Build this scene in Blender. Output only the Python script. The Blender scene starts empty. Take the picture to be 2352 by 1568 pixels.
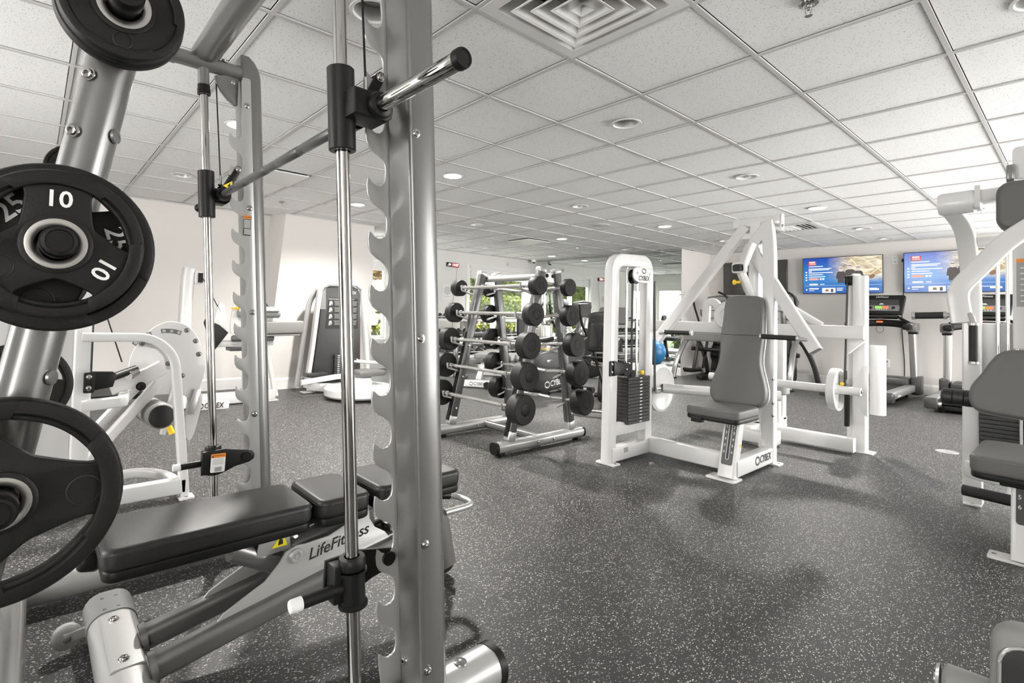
import bpy, bmesh, math, random
from mathutils import Vector, Matrix
S = bpy.context.scene
C = S.collection
# ---------------------------------------------------------------- camera
H = 1.05
CZ = 2.2894
YAW, PITCH, ROLL = -0.861, 0.0289, 0.023
fw = Vector((math.sin(YAW)*math.cos(PITCH), math.cos(YAW)*math.cos(PITCH), math.sin(PITCH)))
rt = Vector((math.cos(YAW), -math.sin(YAW), 0)); up = rt.cross(fw)
r2 = rt*math.cos(ROLL)+up*math.sin(ROLL); u2 = -rt*math.sin(ROLL)+up*math.cos(ROLL)
cd = bpy.data.cameras.new('camera'); cam = bpy.data.objects.new('camera', cd); C.objects.link(cam)
cam.matrix_world = Matrix(((r2.x, u2.x, -fw.x, 0), (r2.y, u2.y, -fw.y, 0), (r2.z, u2.z, -fw.z, H), (0, 0, 0, 1)))
cd.sensor_width = 36; cd.lens = 1195.3186/2352*36
cd.shift_x = (1176-1103.9621)/2352; cd.shift_y = -(784-683.7196)/2352
cd.clip_start = .02; cd.clip_end = 300
S.camera = cam
# ---------------------------------------------------------------- world, daylight, exposure
S.view_settings.view_transform = 'Standard'; S.view_settings.look = 'None'
S.view_settings.gamma = 1; S.view_settings.use_curve_mapping = False
S.view_settings.exposure = 0.0
W = bpy.data.worlds.new('sky'); S.world = W; W.use_nodes = True
wn = W.node_tree.nodes; wl = W.node_tree.links
bg = wn['Background']; bg.inputs[0].default_value = (1.0, .99, .97, 1); bg.inputs[1].default_value = 12.5
sd = bpy.data.lights.new('sun', 'SUN'); so = bpy.data.objects.new('sun', sd); C.objects.link(so)
sd.energy = 4.0; sd.angle = .02; sd.color = (1, .95, .86)
so.rotation_euler = (math.radians(38), 0, math.radians(-125)); so.location = (-12, 4, 8)
LAMP_W = 23.0      # every lit recessed lamp
S.cycles.max_bounces = 5; S.cycles.diffuse_bounces = 3; S.cycles.glossy_bounces = 3
S.cycles.use_adaptive_sampling = True; S.cycles.adaptive_threshold = .07; S.cycles.adaptive_min_samples = 20
S.cycles.transmission_bounces = 2; S.cycles.transparent_max_bounces = 6; S.cycles.sample_clamp_indirect = 6
S.cycles.caustics_reflective = False; S.cycles.caustics_refractive = False

# ---------------------------------------------------------------- helpers
R = math.radians
def V(*a): return Vector(a)
MATS = {}
def mat(name, col, rough=.5, metal=0., spec=.5, coat=0., emit=None, estr=0., bump=None, noise=None):
    m = bpy.data.materials.new(name); m.use_nodes = True
    nt = m.node_tree; b = nt.nodes['Principled BSDF']
    b.inputs['Base Color'].default_value = (*col, 1)
    b.inputs['Roughness'].default_value = rough; b.inputs['Metallic'].default_value = metal
    b.inputs['Specular IOR Level'].default_value = spec; b.inputs['Coat Weight'].default_value = coat
    b.inputs['Coat Roughness'].default_value = .08
    if emit:
        b.inputs['Emission Color'].default_value = (*emit, 1); b.inputs['Emission Strength'].default_value = estr
    if bump or noise:
        tc = nt.nodes.new('ShaderNodeTexCoord')
    if noise:                       # (scale, colour 2, low, high)
        n = nt.nodes.new('ShaderNodeTexNoise'); n.inputs['Scale'].default_value = noise[0]; n.inputs['Detail'].default_value = 3
        nt.links.new(tc.outputs['Object'], n.inputs['Vector'])
        r = nt.nodes.new('ShaderNodeMapRange'); r.inputs[1].default_value = noise[2]; r.inputs[2].default_value = noise[3]
        nt.links.new(n.outputs[0], r.inputs[0])
        x = nt.nodes.new('ShaderNodeMix'); x.data_type = 'RGBA'
        x.inputs[6].default_value = (*col, 1); x.inputs[7].default_value = (*noise[1], 1)
        nt.links.new(r.outputs[0], x.inputs[0]); nt.links.new(x.outputs[2], b.inputs['Base Color'])
    if bump:                        # (scale, strength, distance)
        n = nt.nodes.new('ShaderNodeTexNoise'); n.inputs['Scale'].default_value = bump[0]; n.inputs['Detail'].default_value = 4
        nt.links.new(tc.outputs['Object'], n.inputs['Vector'])
        p = nt.nodes.new('ShaderNodeBump'); p.inputs['Strength'].default_value = bump[1]; p.inputs['Distance'].default_value = bump[2]
        nt.links.new(n.outputs[0], p.inputs['Height']); nt.links.new(p.outputs[0], b.inputs['Normal'])
    MATS[name] = m
    return m
mat('white_paint', (.69, .683, .672), .3, coat=.3)
mat('gunmetal', (.13, .13, .13), .28, .45, coat=.3)
mat('silver', (.19, .19, .187), .27, .5, coat=.25)
mat('silver_light', (.46, .46, .45), .3, .45, coat=.4)
mat('silver_dark', (.21, .21, .21), .25, .5, coat=.6)
mat('chrome', (.54, .53, .515), .07, 1.)
mat('steel', (.62, .61, .60), .22, 1.)
mat('bar_chrome', (.84, .83, .81), .2, .9)
mat('brushed', (.60, .59, .57), .33, 1.)
mat('black_plastic', (.009, .009, .009), .40, spec=.25)
mat('black_gloss', (.012, .012, .012), .16, coat=.5)
mat('black_steel', (.010, .010, .010), .40, spec=.28)
mat('rubber', (.009, .009, .009), .48, spec=.28, bump=(260, .25, .002))
mat('iron_rubber', (.016, .016, .016), .55, spec=.3, bump=(200, .2, .002))
mat('foam', (.018, .018, .018), .75, bump=(160, .3, .003))
mat('vinyl_black', (.020, .020, .020), .42, spec=.4, bump=(420, .22, .0015))
mat('vinyl_grey', (.105, .104, .101), .5, bump=(420, .2, .0015))
mat('vinyl_mid', (.22, .22, .21), .5, bump=(420, .2, .0015))
mat('grey_shell', (.16, .16, .16), .45)
mat('bar_grey', (.105, .105, .105), .34, .5)
mat('shroud', (.035, .035, .035), .34)
mat('decal_grey', (.34, .34, .33), .6)
mat('decal_white', (.86, .86, .85), .5)
mat('decal_black', (.012, .012, .012), .5)
mat('orange', (.82, .26, .03), .45)
mat('yellow', (.86, .56, .02), .35)
mat('warn_yellow', (.86, .70, .03), .4)
mat('strap', (.03, .03, .032), .7)
mat('wall_paint', (.70, .672, .64), .6, bump=(90, .05, .002))
mat('wall_sage', (.76, .75, .715), .6, bump=(90, .05, .002))
mat('trim_white', (.84, .83, .81), .35)
mat('grid_white', (.58, .575, .56), .45)
mat('vent_white', (.78, .77, .75), .45)
mat('dark_gap', (.03, .03, .03), .8)
mat('lamp_cone', (.62, .61, .59), .3, .3)
mat('lamp_lit', (1, 1, 1), .4, emit=(1, .98, .95), estr=30.)
mat('lamp_off', (.42, .42, .41), .5)
mat('mirror', (.86, .90, .88), .012, 1.)
mat('paper', (.80, .79, .77), .7)
mat('digit_red', (.9, .05, .02), .4, emit=(1, .08, .03), estr=2.2)
mat('digit_white', (.9, .9, .9), .4, emit=(1, .95, .9), estr=2.0)
mat('green_lamp', (.15, .7, .05), .4, emit=(.25, .9, .08), estr=1.1)
mat('red_lamp', (.8, .12, .03), .4, emit=(1, .16, .04), estr=1.0)
mat('lcd', (.35, .42, .06), .4, emit=(.55, .65, .05), estr=.5)
mat('blue_ball', (.03, .19, .42), .35)

class MB:
    """collects shapes in world metres; build() links them as one mesh object"""
    def __init__(s): s.bm = bmesh.new()
    def add(s, verts, faces):
        vs = [s.bm.verts.new(v) for v in verts]
        for f in faces:
            try: s.bm.faces.new([vs[i] for i in f])
            except ValueError: pass
        return vs
    def box(s, c, d, rot=None, bev=0.):
        """centre, full size, optional Matrix 3x3 or euler tuple, bevel"""
        b = bmesh.new(); bmesh.ops.create_cube(b, size=1)
        for v in b.verts: v.co = Vector((v.co.x*d[0], v.co.y*d[1], v.co.z*d[2]))
        if bev > 0:
            bmesh.ops.bevel(b, geom=list(b.edges), offset=min(bev, .49*min(d)), segments=2, profile=.5, affect='EDGES')
        if rot is not None:
            m = rot if isinstance(rot, Matrix) else eul(*rot)
            for v in b.verts: v.co = m @ v.co
        return s._merge(b, Vector(c))
    def _merge(s, b, off=None):
        off = off or Vector((0, 0, 0)); b.verts.index_update()
        s.add([v.co+off for v in b.verts], [[v.index for v in f.verts] for f in b.faces]); b.free(); return s
    def beam(s, p0, p1, w, h, upv=(0, 0, 1), bev=.006, ext=0.):
        """rectangular bar from p0 to p1: w across, h along upv"""
        p0, p1 = Vector(p0), Vector(p1); d = (p1-p0).normalized(); upv = Vector(upv)
        x = d.cross(upv).normalized(); z = x.cross(d).normalized()
        m = Matrix((x, d, z)).transposed()
        return s.box((p0+p1)/2, (w, (p1-p0).length+2*ext, h), m, bev)
    def sweep(s, path, prof, upv=(0, 0, 1), cap=True):
        """sweep a closed 2D profile (list of (a, b)) along a polyline, mitred; a across, b along upv"""
        P = [Vector(p) for p in path]; n = len(P); rings = []; upv = Vector(upv)
        for i in range(n):
            if i == 0: t = (P[1]-P[0]).normalized(); k = 1; bis = None
            elif i == n-1: t = (P[-1]-P[-2]).normalized(); bis = None
            else:
                a = (P[i]-P[i-1]).normalized(); b = (P[i+1]-P[i]).normalized(); t = (a+b).normalized(); bis = a
            tt = t if bis is None else bis
            x = tt.cross(upv)
            if x.length < 1e-5: x = tt.cross(Vector((0, 1, 0)))
            x.normalize(); z = x.cross(tt).normalized()
            ring = []
            for (a_, b_) in prof:
                q = x*a_+z*b_
                if bis is not None:      # slide along incoming direction onto the mitre plane
                    q = q-bis*(q.dot(t)/bis.dot(t))
                ring.append(P[i]+q)
            rings.append(ring)
        m = len(prof); vs = [v for r in rings for v in r]; fs = []
        for i in range(n-1):
            for j in range(m):
                k = (j+1) % m; fs.append((i*m+j, i*m+k, (i+1)*m+k, (i+1)*m+j))
        if cap: fs += [tuple(range(m-1, -1, -1)), tuple(range((n-1)*m, n*m))]
        s.add(vs, fs); return s
    def tube(s, path, r, n=14, upv=(.13, .21, 1)):
        return s.sweep(path, circ(r, n), upv)
    def rtube(s, path, w, h, c=.008, upv=(0, 0, 1)):
        return s.sweep(path, rrect(w, h, c), upv)
    def cyl(s, p0, p1, r0, r1=None, n=20):
        r1 = r0 if r1 is None else r1
        return s.lathe(p0, Vector(p1)-Vector(p0), [(0, 0), (0, r0), ((Vector(p1)-Vector(p0)).length, r1), ((Vector(p1)-Vector(p0)).length, 0)], n)
    def lathe(s, o, axis, prof, n=28):
        """profile (distance along axis, radius)"""
        o = Vector(o); d = Vector(axis).normalized(); x = d.orthogonal().normalized(); y = d.cross(x)
        rings = []; vs = []; fs = []
        for (t, r) in prof:
            if r < 1e-6: rings.append([len(vs)]); vs.append(o+d*t)
            else:
                rings.append(list(range(len(vs), len(vs)+n)))
                vs += [o+d*t+(x*math.cos(2*math.pi*k/n)+y*math.sin(2*math.pi*k/n))*r for k in range(n)]
        for a, b in zip(rings, rings[1:]):
            for k in range(n):
                k2 = (k+1) % n
                if len(a) == 1 and len(b) == 1: continue
                if len(a) == 1: fs.append((a[0], b[k2], b[k]))
                elif len(b) == 1: fs.append((a[k], a[k2], b[0]))
                else: fs.append((a[k], a[k2], b[k2], b[k]))
        s.add(vs, fs); return s
    def sphere(s, c, r, n=16, sc=(1, 1, 1)):
        b = bmesh.new(); bmesh.ops.create_uvsphere(b, u_segments=n, v_segments=max(6, n*2//3), radius=r)
        for v in b.verts: v.co = Vector((v.co.x*sc[0], v.co.y*sc[1], v.co.z*sc[2]))
        return s._merge(b, Vector(c))
    def plate(s, loops, depth, M, bev=0., res=3):
        """flat plate from 2D loops (first outer, others holes), thickness depth centred, placed by 4x4 M (local z = thickness)"""
        cu = bpy.data.curves.new('tmp', 'CURVE'); cu.dimensions = '2D'; cu.fill_mode = 'BOTH'
        cu.extrude = max(0., depth/2-bev); cu.bevel_depth = bev; cu.bevel_resolution = res; cu.offset = -bev
        for lp in loops:
            sp = cu.splines.new('POLY'); sp.points.add(len(lp)-1); sp.use_cyclic_u = True
            for p, q in zip(sp.points, lp): p.co = (q[0], q[1], 0, 1)
        o = bpy.data.objects.new('tmp', cu)
        me = bpy.data.meshes.new_from_object(o)
        s.add([M @ v.co for v in me.vertices], [list(p.vertices) for p in me.polygons])
        bpy.data.objects.remove(o); bpy.data.curves.remove(cu); bpy.data.meshes.remove(me)
        return s
    def build(s, name, m, parent=None, smooth=38, weld=True, label=None):
        if weld: bmesh.ops.remove_doubles(s.bm, verts=s.bm.verts, dist=1e-5)
        bmesh.ops.recalc_face_normals(s.bm, faces=s.bm.faces)
        off = origin(parent)
        if off.length: bmesh.ops.translate(s.bm, verts=s.bm.verts, vec=-off)
        me = bpy.data.meshes.new(name); s.bm.to_mesh(me); s.bm.free()
        me.materials.append(MATS[m])
        if smooth:
            me.polygons.foreach_set('use_smooth', [True]*len(me.polygons)); me.set_sharp_from_angle(angle=R(smooth))
        o = bpy.data.objects.new(name, me); C.objects.link(o)
        if parent: o.parent = parent
        if label: o['label'] = label
        return o
def origin(p):
    v = Vector((0, 0, 0))
    while p is not None: v += p.location; p = p.parent
    return v
def eul(x, y, z):
    from mathutils import Euler
    return Euler((x, y, z)).to_matrix()
def frame(o, x, y):
    """4x4 with origin o, local x and y directions, z = x cross y"""
    x = Vector(x).normalized(); y = Vector(y); z = x.cross(y).normalized(); y = z.cross(x)
    return Matrix(((x.x, y.x, z.x, o[0]), (x.y, y.y, z.y, o[1]), (x.z, y.z, z.z, o[2]), (0, 0, 0, 1)))
def circ(r, n=14, c=(0, 0), ph=0.): return [(c[0]+r*math.cos(2*math.pi*k/n+ph), c[1]+r*math.sin(2*math.pi*k/n+ph)) for k in range(n)]
def rrect(w, h, c, n=3, o=(0, 0)):
    c = min(c, .499*min(w, h)); out = []
    for (sx, sy, a0) in ((1, 1, 0), (-1, 1, 90), (-1, -1, 180), (1, -1, 270)):
        for k in range(n+1):
            a = R(a0+90*k/n); out.append((o[0]+sx*(w/2-c)+c*math.cos(a), o[1]+sy*(h/2-c)+c*math.sin(a)))
    return out
def ell(a, b, n=20): return [(a*math.cos(2*math.pi*k/n), b*math.sin(2*math.pi*k/n)) for k in range(n)]
def fillet(path, r, n=5):
    """round the inner corners of a polyline"""
    P = [Vector(p) for p in path]; out = [P[0]]
    for i in range(1, len(P)-1):
        ri = r[i-1] if isinstance(r, (list, tuple)) else r
        a = (P[i-1]-P[i]); b = (P[i+1]-P[i]); l = min(ri, .49*a.length, .49*b.length)
        if l < 1e-4: out.append(P[i]); continue
        p0 = P[i]+a.normalized()*l; p1 = P[i]+b.normalized()*l
        for k in range(n+1):
            t = k/n; out.append(p0*(1-t)**2+P[i]*2*t*(1-t)+p1*t*t)
    out.append(P[-1]); return out
def smooth2(pts, n=6, closed=True):
    """Catmull-Rom through 2D or 3D points"""
    P = [Vector(p) for p in pts]; N = len(P); out = []
    for i in range(N if closed else N-1):
        p0 = P[(i-1) % N] if closed or i > 0 else P[i]; p1 = P[i]; p2 = P[(i+1) % N]; p3 = P[(i+2) % N] if closed or i+2 < N else P[i+1]
        for k in range(n):
            t = k/n
            out.append(.5*((2*p1)+(p2-p0)*t+(2*p0-5*p1+4*p2-p3)*t*t+(3*p1-p0-3*p2+p3)*t**3))
    if not closed: out.append(P[-1])
    return out
def tag(o, label, cat, group=None, kind=None):
    o['label'] = label; o['category'] = cat
    if group: o['group'] = group
    if kind: o['kind'] = kind
    return o
def thing(name, label, cat, loc=(0, 0, 0), group=None):
    o = bpy.data.objects.new(name, None); C.objects.link(o); o.location = loc; o.empty_display_size = .05
    return tag(o, label, cat, group)
def struct(o): o['kind'] = 'structure'; return o
def copy_tree(o, loc=None, parent=None):
    c = o.copy(); C.objects.link(c); c.parent = parent
    if loc is not None: c.location = loc
    for ch in list(o.children): copy_tree(ch, None, c)
    return c
def text(name, s, size, o, x, y, m, parent, depth=.0008, shear=0., align='CENTER', bold=0., sx=1.):
    """flat lettering whose baseline direction is x, upward direction y, standing at o"""
    cu = bpy.data.curves.new(name, 'FONT'); cu.body = s; cu.size = size; cu.extrude = depth; cu.shear = shear
    cu.align_x = align; cu.align_y = 'CENTER'; cu.offset = bold; cu.resolution_u = 3
    t = bpy.data.objects.new('tmp', cu); me = bpy.data.meshes.new_from_object(t)
    bpy.data.objects.remove(t); bpy.data.curves.remove(cu)
    M = frame(Vector(o)-origin(parent), x, y) @ Matrix.Diagonal((sx, 1, 1, 1)); me.transform(M)
    me.materials.append(MATS[m]); ob = bpy.data.objects.new(name, me); C.objects.link(ob)
    if parent: ob.parent = parent
    return ob
def bolt(o, d, r, m='chrome', parent=None, name='bolt', h=None):
    h = h or r*.7
    return MB().lathe(o, d, [(0, r*1.35), (r*.18, r*1.35), (r*.2, r), (h, r*.95), (h+r*.12, r*.7), (h+r*.12, r*.42), (h*.5, r*.4), (h*.5, 0)], 14).build(name, m, parent)
# ================================================================ structure
def flecked_floor():
    m = bpy.data.materials.new('speckled_rubber'); m.use_nodes = True; nt = m.node_tree; b = nt.nodes['Principled BSDF']
    N = nt.nodes.new; L = nt.links.new
    tc = N('ShaderNodeTexCoord')
    def flecks(scale, stretch, rot, thr, off):
        mp = N('ShaderNodeMapping'); mp.inputs['Scale'].default_value = (scale, scale*stretch, 1); mp.inputs['Rotation'].default_value = (0, 0, rot); mp.inputs['Location'].default_value = (off, off*.7, 0)
        L(tc.outputs['Object'], mp.inputs['Vector'])
        nz = N('ShaderNodeTexNoise'); nz.inputs['Scale'].default_value = 2.3; L(mp.outputs[0], nz.inputs['Vector'])
        mx = N('ShaderNodeMix'); mx.data_type = 'VECTOR'; mx.inputs[0].default_value = .35
        L(mp.outputs[0], mx.inputs[4]); L(nz.outputs['Color'], mx.inputs[5])
        v = N('ShaderNodeTexVoronoi'); v.voronoi_dimensions = '2D'; v.inputs['Scale'].default_value = 1; v.inputs['Randomness'].default_value = 1
        L(mx.outputs[1], v.inputs['Vector'])
        sp = N('ShaderNodeSeparateColor'); L(v.outputs['Color'], sp.inputs[0])
        r = N('ShaderNodeMapRange'); r.inputs[1].default_value = .10; r.inputs[2].default_value = .52; r.inputs[3].default_value = 0.06; r.inputs[4].default_value = .33
        L(sp.outputs[1], r.inputs[0])
        lt = N('ShaderNodeMath'); lt.operation = 'LESS_THAN'; L(v.outputs['Distance'], lt.inputs[0]); L(r.outputs[0], lt.inputs[1])
        th = N('ShaderNodeMath'); th.operation = 'GREATER_THAN'; L(sp.outputs[0], th.inputs[0]); th.inputs[1].default_value = thr
        mu = N('ShaderNodeMath'); mu.operation = 'MULTIPLY'; L(lt.outputs[0], mu.inputs[0]); L(th.outputs[0], mu.inputs[1])
        return mu
    f1 = flecks(290, .55, .5, .90, 0); f2 = flecks(270, .5, 2.1, .90, 3.3); f3 = flecks(420, .8, 1.1, .84, 7.1)
    mxa = N('ShaderNodeMath'); mxa.operation = 'MAXIMUM'; L(f1.outputs[0], mxa.inputs[0]); L(f2.outputs[0], mxa.inputs[1])
    mx2 = N('ShaderNodeMath'); mx2.operation = 'MAXIMUM'; L(mxa.outputs[0], mx2.inputs[0]); L(f3.outputs[0], mx2.inputs[1])
    big = N('ShaderNodeTexNoise'); big.inputs['Scale'].default_value = 900; L(tc.outputs['Object'], big.inputs['Vector'])
    base = N('ShaderNodeMix'); base.data_type = 'RGBA'; base.inputs[6].default_value = (.020, .020, .021, 1); base.inputs[7].default_value = (.044, .044, .044, 1)
    L(big.outputs[0], base.inputs[0])
    col = N('ShaderNodeMix'); col.data_type = 'RGBA'; col.inputs[7].default_value = (.52, .51, .485, 1)
    L(mx2.outputs[0], col.inputs[0]); L(base.outputs[2], col.inputs[6]); L(col.outputs[2], b.inputs['Base Color'])
    b.inputs['Roughness'].default_value = .46; b.inputs['Specular IOR Level'].default_value = .35
    bp = N('ShaderNodeBump'); bp.inputs['Strength'].default_value = .25; bp.inputs['Distance'].default_value = .002
    n2 = N('ShaderNodeTexNoise'); n2.inputs['Scale'].default_value = 320; L(tc.outputs['Object'], n2.inputs['Vector']); L(n2.outputs[0], bp.inputs['Height']); L(bp.outputs[0], b.inputs['Normal'])
    MATS['floor'] = m
flecked_floor()
def tile_material():
    m = bpy.data.materials.new('ceiling_tile'); m.use_nodes = True; nt = m.node_tree; b = nt.nodes['Principled BSDF']
    N = nt.nodes.new; L = nt.links.new; tc = N('ShaderNodeTexCoord')
    oi = N('ShaderNodeObjectInfo'); ad = N('ShaderNodeVectorMath'); L(tc.outputs['Object'], ad.inputs[0])
    cx = N('ShaderNodeCombineXYZ'); mu = N('ShaderNodeMath'); mu.operation = 'MULTIPLY'; mu.inputs[1].default_value = 37; L(oi.outputs['Random'], mu.inputs[0])
    L(mu.outputs[0], cx.inputs[0]); L(mu.outputs[0], cx.inputs[1]); L(cx.outputs[0], ad.inputs[1])
    v = N('ShaderNodeTexVoronoi'); v.inputs['Scale'].default_value = 130; L(ad.outputs[0], v.inputs['Vector'])
    sp = N('ShaderNodeSeparateColor'); L(v.outputs['Color'], sp.inputs[0])
    lt = N('ShaderNodeMath'); lt.operation = 'LESS_THAN'; lt.inputs[1].default_value = .28; L(v.outputs['Distance'], lt.inputs[0])
    gt = N('ShaderNodeMath'); gt.operation = 'GREATER_THAN'; gt.inputs[1].default_value = .72; L(sp.outputs[0], gt.inputs[0])
    pr = N('ShaderNodeMath'); pr.operation = 'MULTIPLY'; L(lt.outputs[0], pr.inputs[0]); L(gt.outputs[0], pr.inputs[1])
    x = N('ShaderNodeMix'); x.data_type = 'RGBA'; x.inputs[6].default_value = (.93, .925, .91, 1); x.inputs[7].default_value = (.42, .41, .40, 1)
    L(pr.outputs[0], x.inputs[0]); L(x.outputs[2], b.inputs['Base Color']); b.inputs['Roughness'].default_value = .85
    n = N('ShaderNodeTexNoise'); n.inputs['Scale'].default_value = 190; n.inputs['Detail'].default_value = 5; L(ad.outputs[0], n.inputs['Vector'])
    bp = N('ShaderNodeBump'); bp.inputs['Strength'].default_value = .35; bp.inputs['Distance'].default_value = .003; L(n.outputs[0], bp.inputs['Height']); L(bp.outputs[0], b.inputs['Normal'])
    MATS['tile'] = m
tile_material()
def glass_material():
    m = bpy.data.materials.new('window_glass'); m.use_nodes = True; nt = m.node_tree; nt.nodes.clear()
    o = nt.nodes.new('ShaderNodeOutputMaterial'); t = nt.nodes.new('ShaderNodeBsdfTransparent'); g = nt.nodes.new('ShaderNodeBsdfGlossy'); g.inputs['Roughness'].default_value = .01
    t.inputs[0].default_value = (.95, .97, .96, 1)
    f = nt.nodes.new('ShaderNodeValue'); f.outputs[0].default_value = .05; x = nt.nodes.new('ShaderNodeMixShader')
    nt.links.new(f.outputs[0], x.inputs[0]); nt.links.new(t.outputs[0], x.inputs[1]); nt.links.new(g.outputs[0], x.inputs[2]); nt.links.new(x.outputs[0], o.inputs[0])
    MATS['glass'] = m
glass_material()

XL, XB, XW, XR = -7.15, -6.83, -8.37, 2.6        # near left wall, jog wall, window wall, right wall
YJ, YM, YT, YB = 3.77, 8.9, 10.0, -2.6           # jog end, mirror wall, TV wall, back wall
XM = -4.78                                       # mirror wall's free corner
TH = .14
def slab(name, c, d, m='wall_paint', bev=0.):
    return struct(MB().box(c, d, None, bev).build(name, m, None, smooth=None))
def wallbox(name, x0, x1, y0, y1, z0, z1, m='wall_paint', parent=None):
    o = MB().box(((x0+x1)/2, (y0+y1)/2, (z0+z1)/2), (x1-x0, y1-y0, z1-z0)).build(name, m, parent, smooth=None)
    if parent is None: struct(o)
    return o
# floor and ceiling deck
fl = MB(); pts = [(XR, YB), (XR, YT), (XM, YT), (XM, YM), (XW, YM), (XW, YJ), (XL, YJ), (XL, YB)]
fl.add([(x, y, 0) for x, y in pts]+[(x, y, -.1) for x, y in pts], [tuple(range(8)), tuple(range(15, 7, -1))]+[(i, (i+1) % 8, (i+1) % 8+8, i+8) for i in range(8)])
floor = struct(fl.build('floor', 'floor', None, smooth=None))
ce = MB(); ce.add([(x, y, CZ+.16) for x, y in pts]+[(x, y, CZ+.3) for x, y in pts], [tuple(range(7, -1, -1)), tuple(range(8, 16))]+[(i, (i+1) % 8, (i+1) % 8+8, i+8) for i in range(8)])
ceiling = struct(ce.build('ceiling', 'dark_gap', None, smooth=None))  # deck coloured dark so the gaps round the tiles read as shadow lines

# walls with openings: pieces laid around each opening, along Y (x fixed) or along X (y fixed)
def wall_y(name, x, y0, y1, opens, out, m):
    b = MB(); xs = sorted((x, x+out*TH)); zt = CZ+.2
    def bx(a, c, e, f):
        if c-a > 1e-4 and f-e > 1e-4: b.box(((xs[0]+xs[1])/2, (a+c)/2, (e+f)/2), (TH, c-a, f-e))
    cur = y0
    for (a, c, e, f) in sorted(opens): bx(cur, a, 0, zt); bx(a, c, 0, e); bx(a, c, f, zt); cur = c
    bx(cur, y1, 0, zt); return struct(b.build(name, m, None, smooth=None))
def wall_x(name, y, x0, x1, opens, out, m):
    b = MB(); ys = sorted((y, y+out*TH)); zt = CZ+.2
    def bx(a, c, e, f):
        if c-a > 1e-4 and f-e > 1e-4: b.box(((a+c)/2, (ys[0]+ys[1])/2, (e+f)/2), (c-a, TH, f-e))
    cur = x0
    for (a, c, e, f) in sorted(opens): bx(cur, a, 0, zt); bx(a, c, 0, e); bx(a, c, f, zt); cur = c
    bx(cur, x1, 0, zt); return struct(b.build(name, m, None, smooth=None))
wall_y('wall_left', XL, YB, 2.6, [], -1, 'wall_paint')
# the jog: a wall standing proud of the left wall whose near edge leans outwards towards the floor
jb = MB(); y_t, y_b = 2.49, 2.27
jb.add([(XB, y_b, 0), (XB, YJ, 0), (XL-TH, YJ, 0), (XL-TH, y_b-.18, 0), (XB, y_t, CZ+.2), (XB, YJ, CZ+.2), (XL-TH, YJ, CZ+.2), (XL-TH, y_t-.12, CZ+.2)],
       [(0, 1, 2, 3), (7, 6, 5, 4), (0, 4, 5, 1), (1, 5, 6, 2), (2, 6, 7, 3), (3, 7, 4, 0)])
struct(jb.build('wall_jog', 'wall_paint', None, smooth=None))
W1 = (6.87, 8.56, .55, 1.98); W2 = (3.98, 4.90, .55, 1.98); W3 = (-8.28, -7.40, .10, 1.98)
wall_y('wall_window', XW, YJ-TH, YM+.6, [W1, W2], -1, 'wall_sage')
wall_x('wall_jog_end', YJ, XW-TH, XL-TH, [W3], -1, 'wall_sage')
wall_x('wall_mirror', YM, XW, XM-TH, [], 1, 'wall_paint')
wall_y('wall_alcove', XM, YM, YT, [], -1, 'wall_paint')
wall_x('wall_screens', YT, XM-TH, XR, [(.15, 2.45, .05, 2.24)], 1, 'wall_paint')  # opening right of the view, added to let skylight onto the far ceiling
wall_y('wall_right', XR, YB, YT, [(3.6, 6.5, .05, 2.24), (6.65, 9.9, .05, 2.24)], 1, 'wall_paint')  # both openings are invented, out of view, to brighten the room with daylight
wall_x('wall_back', YB, XL-TH, XR+TH, [(-4.3, -2.0, .3, 2.24), (.9, 2.45, .05, 2.24)], -1, 'wall_paint')  # openings behind the camera, put in as fill for sides facing it
# baseboards
def bboard(name, p0, p1, n):
    p0, p1, n = V(*p0, 0), V(*p1, 0), V(*n, 0); d = (p1-p0); b = MB()
    prof = [(0, 0), (.016, 0), (.016, .125), (.011, .14), (0, .145)]
    b.add([p0+n*a+V(0, 0, z) for a, z in prof]+[p1+n*a+V(0, 0, z) for a, z in prof], [(0, 1, 2, 3, 4), (9, 8, 7, 6, 5)]+[(i, (i+1) % 5, (i+1) % 5+5, i+5) for i in range(5)])
    return struct(b.build(name, 'trim_white', None, smooth=None))
bboard('baseboard_left', (XL, YB), (XL, 2.25), (1, 0)); bboard('baseboard_jog', (XB, 2.27), (XB, YJ), (1, 0))
bboard('baseboard_window', (XW, YJ), (XW, YM), (1, 0)); bboard('baseboard_mirror', (XW, YM), (XM, YM), (0, -1))
bboard('baseboard_alcove', (XM, YM-.016), (XM, YT), (1, 0)); bboard('baseboard_screens', (XM, YT), (XR, YT), (0, -1))
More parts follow.
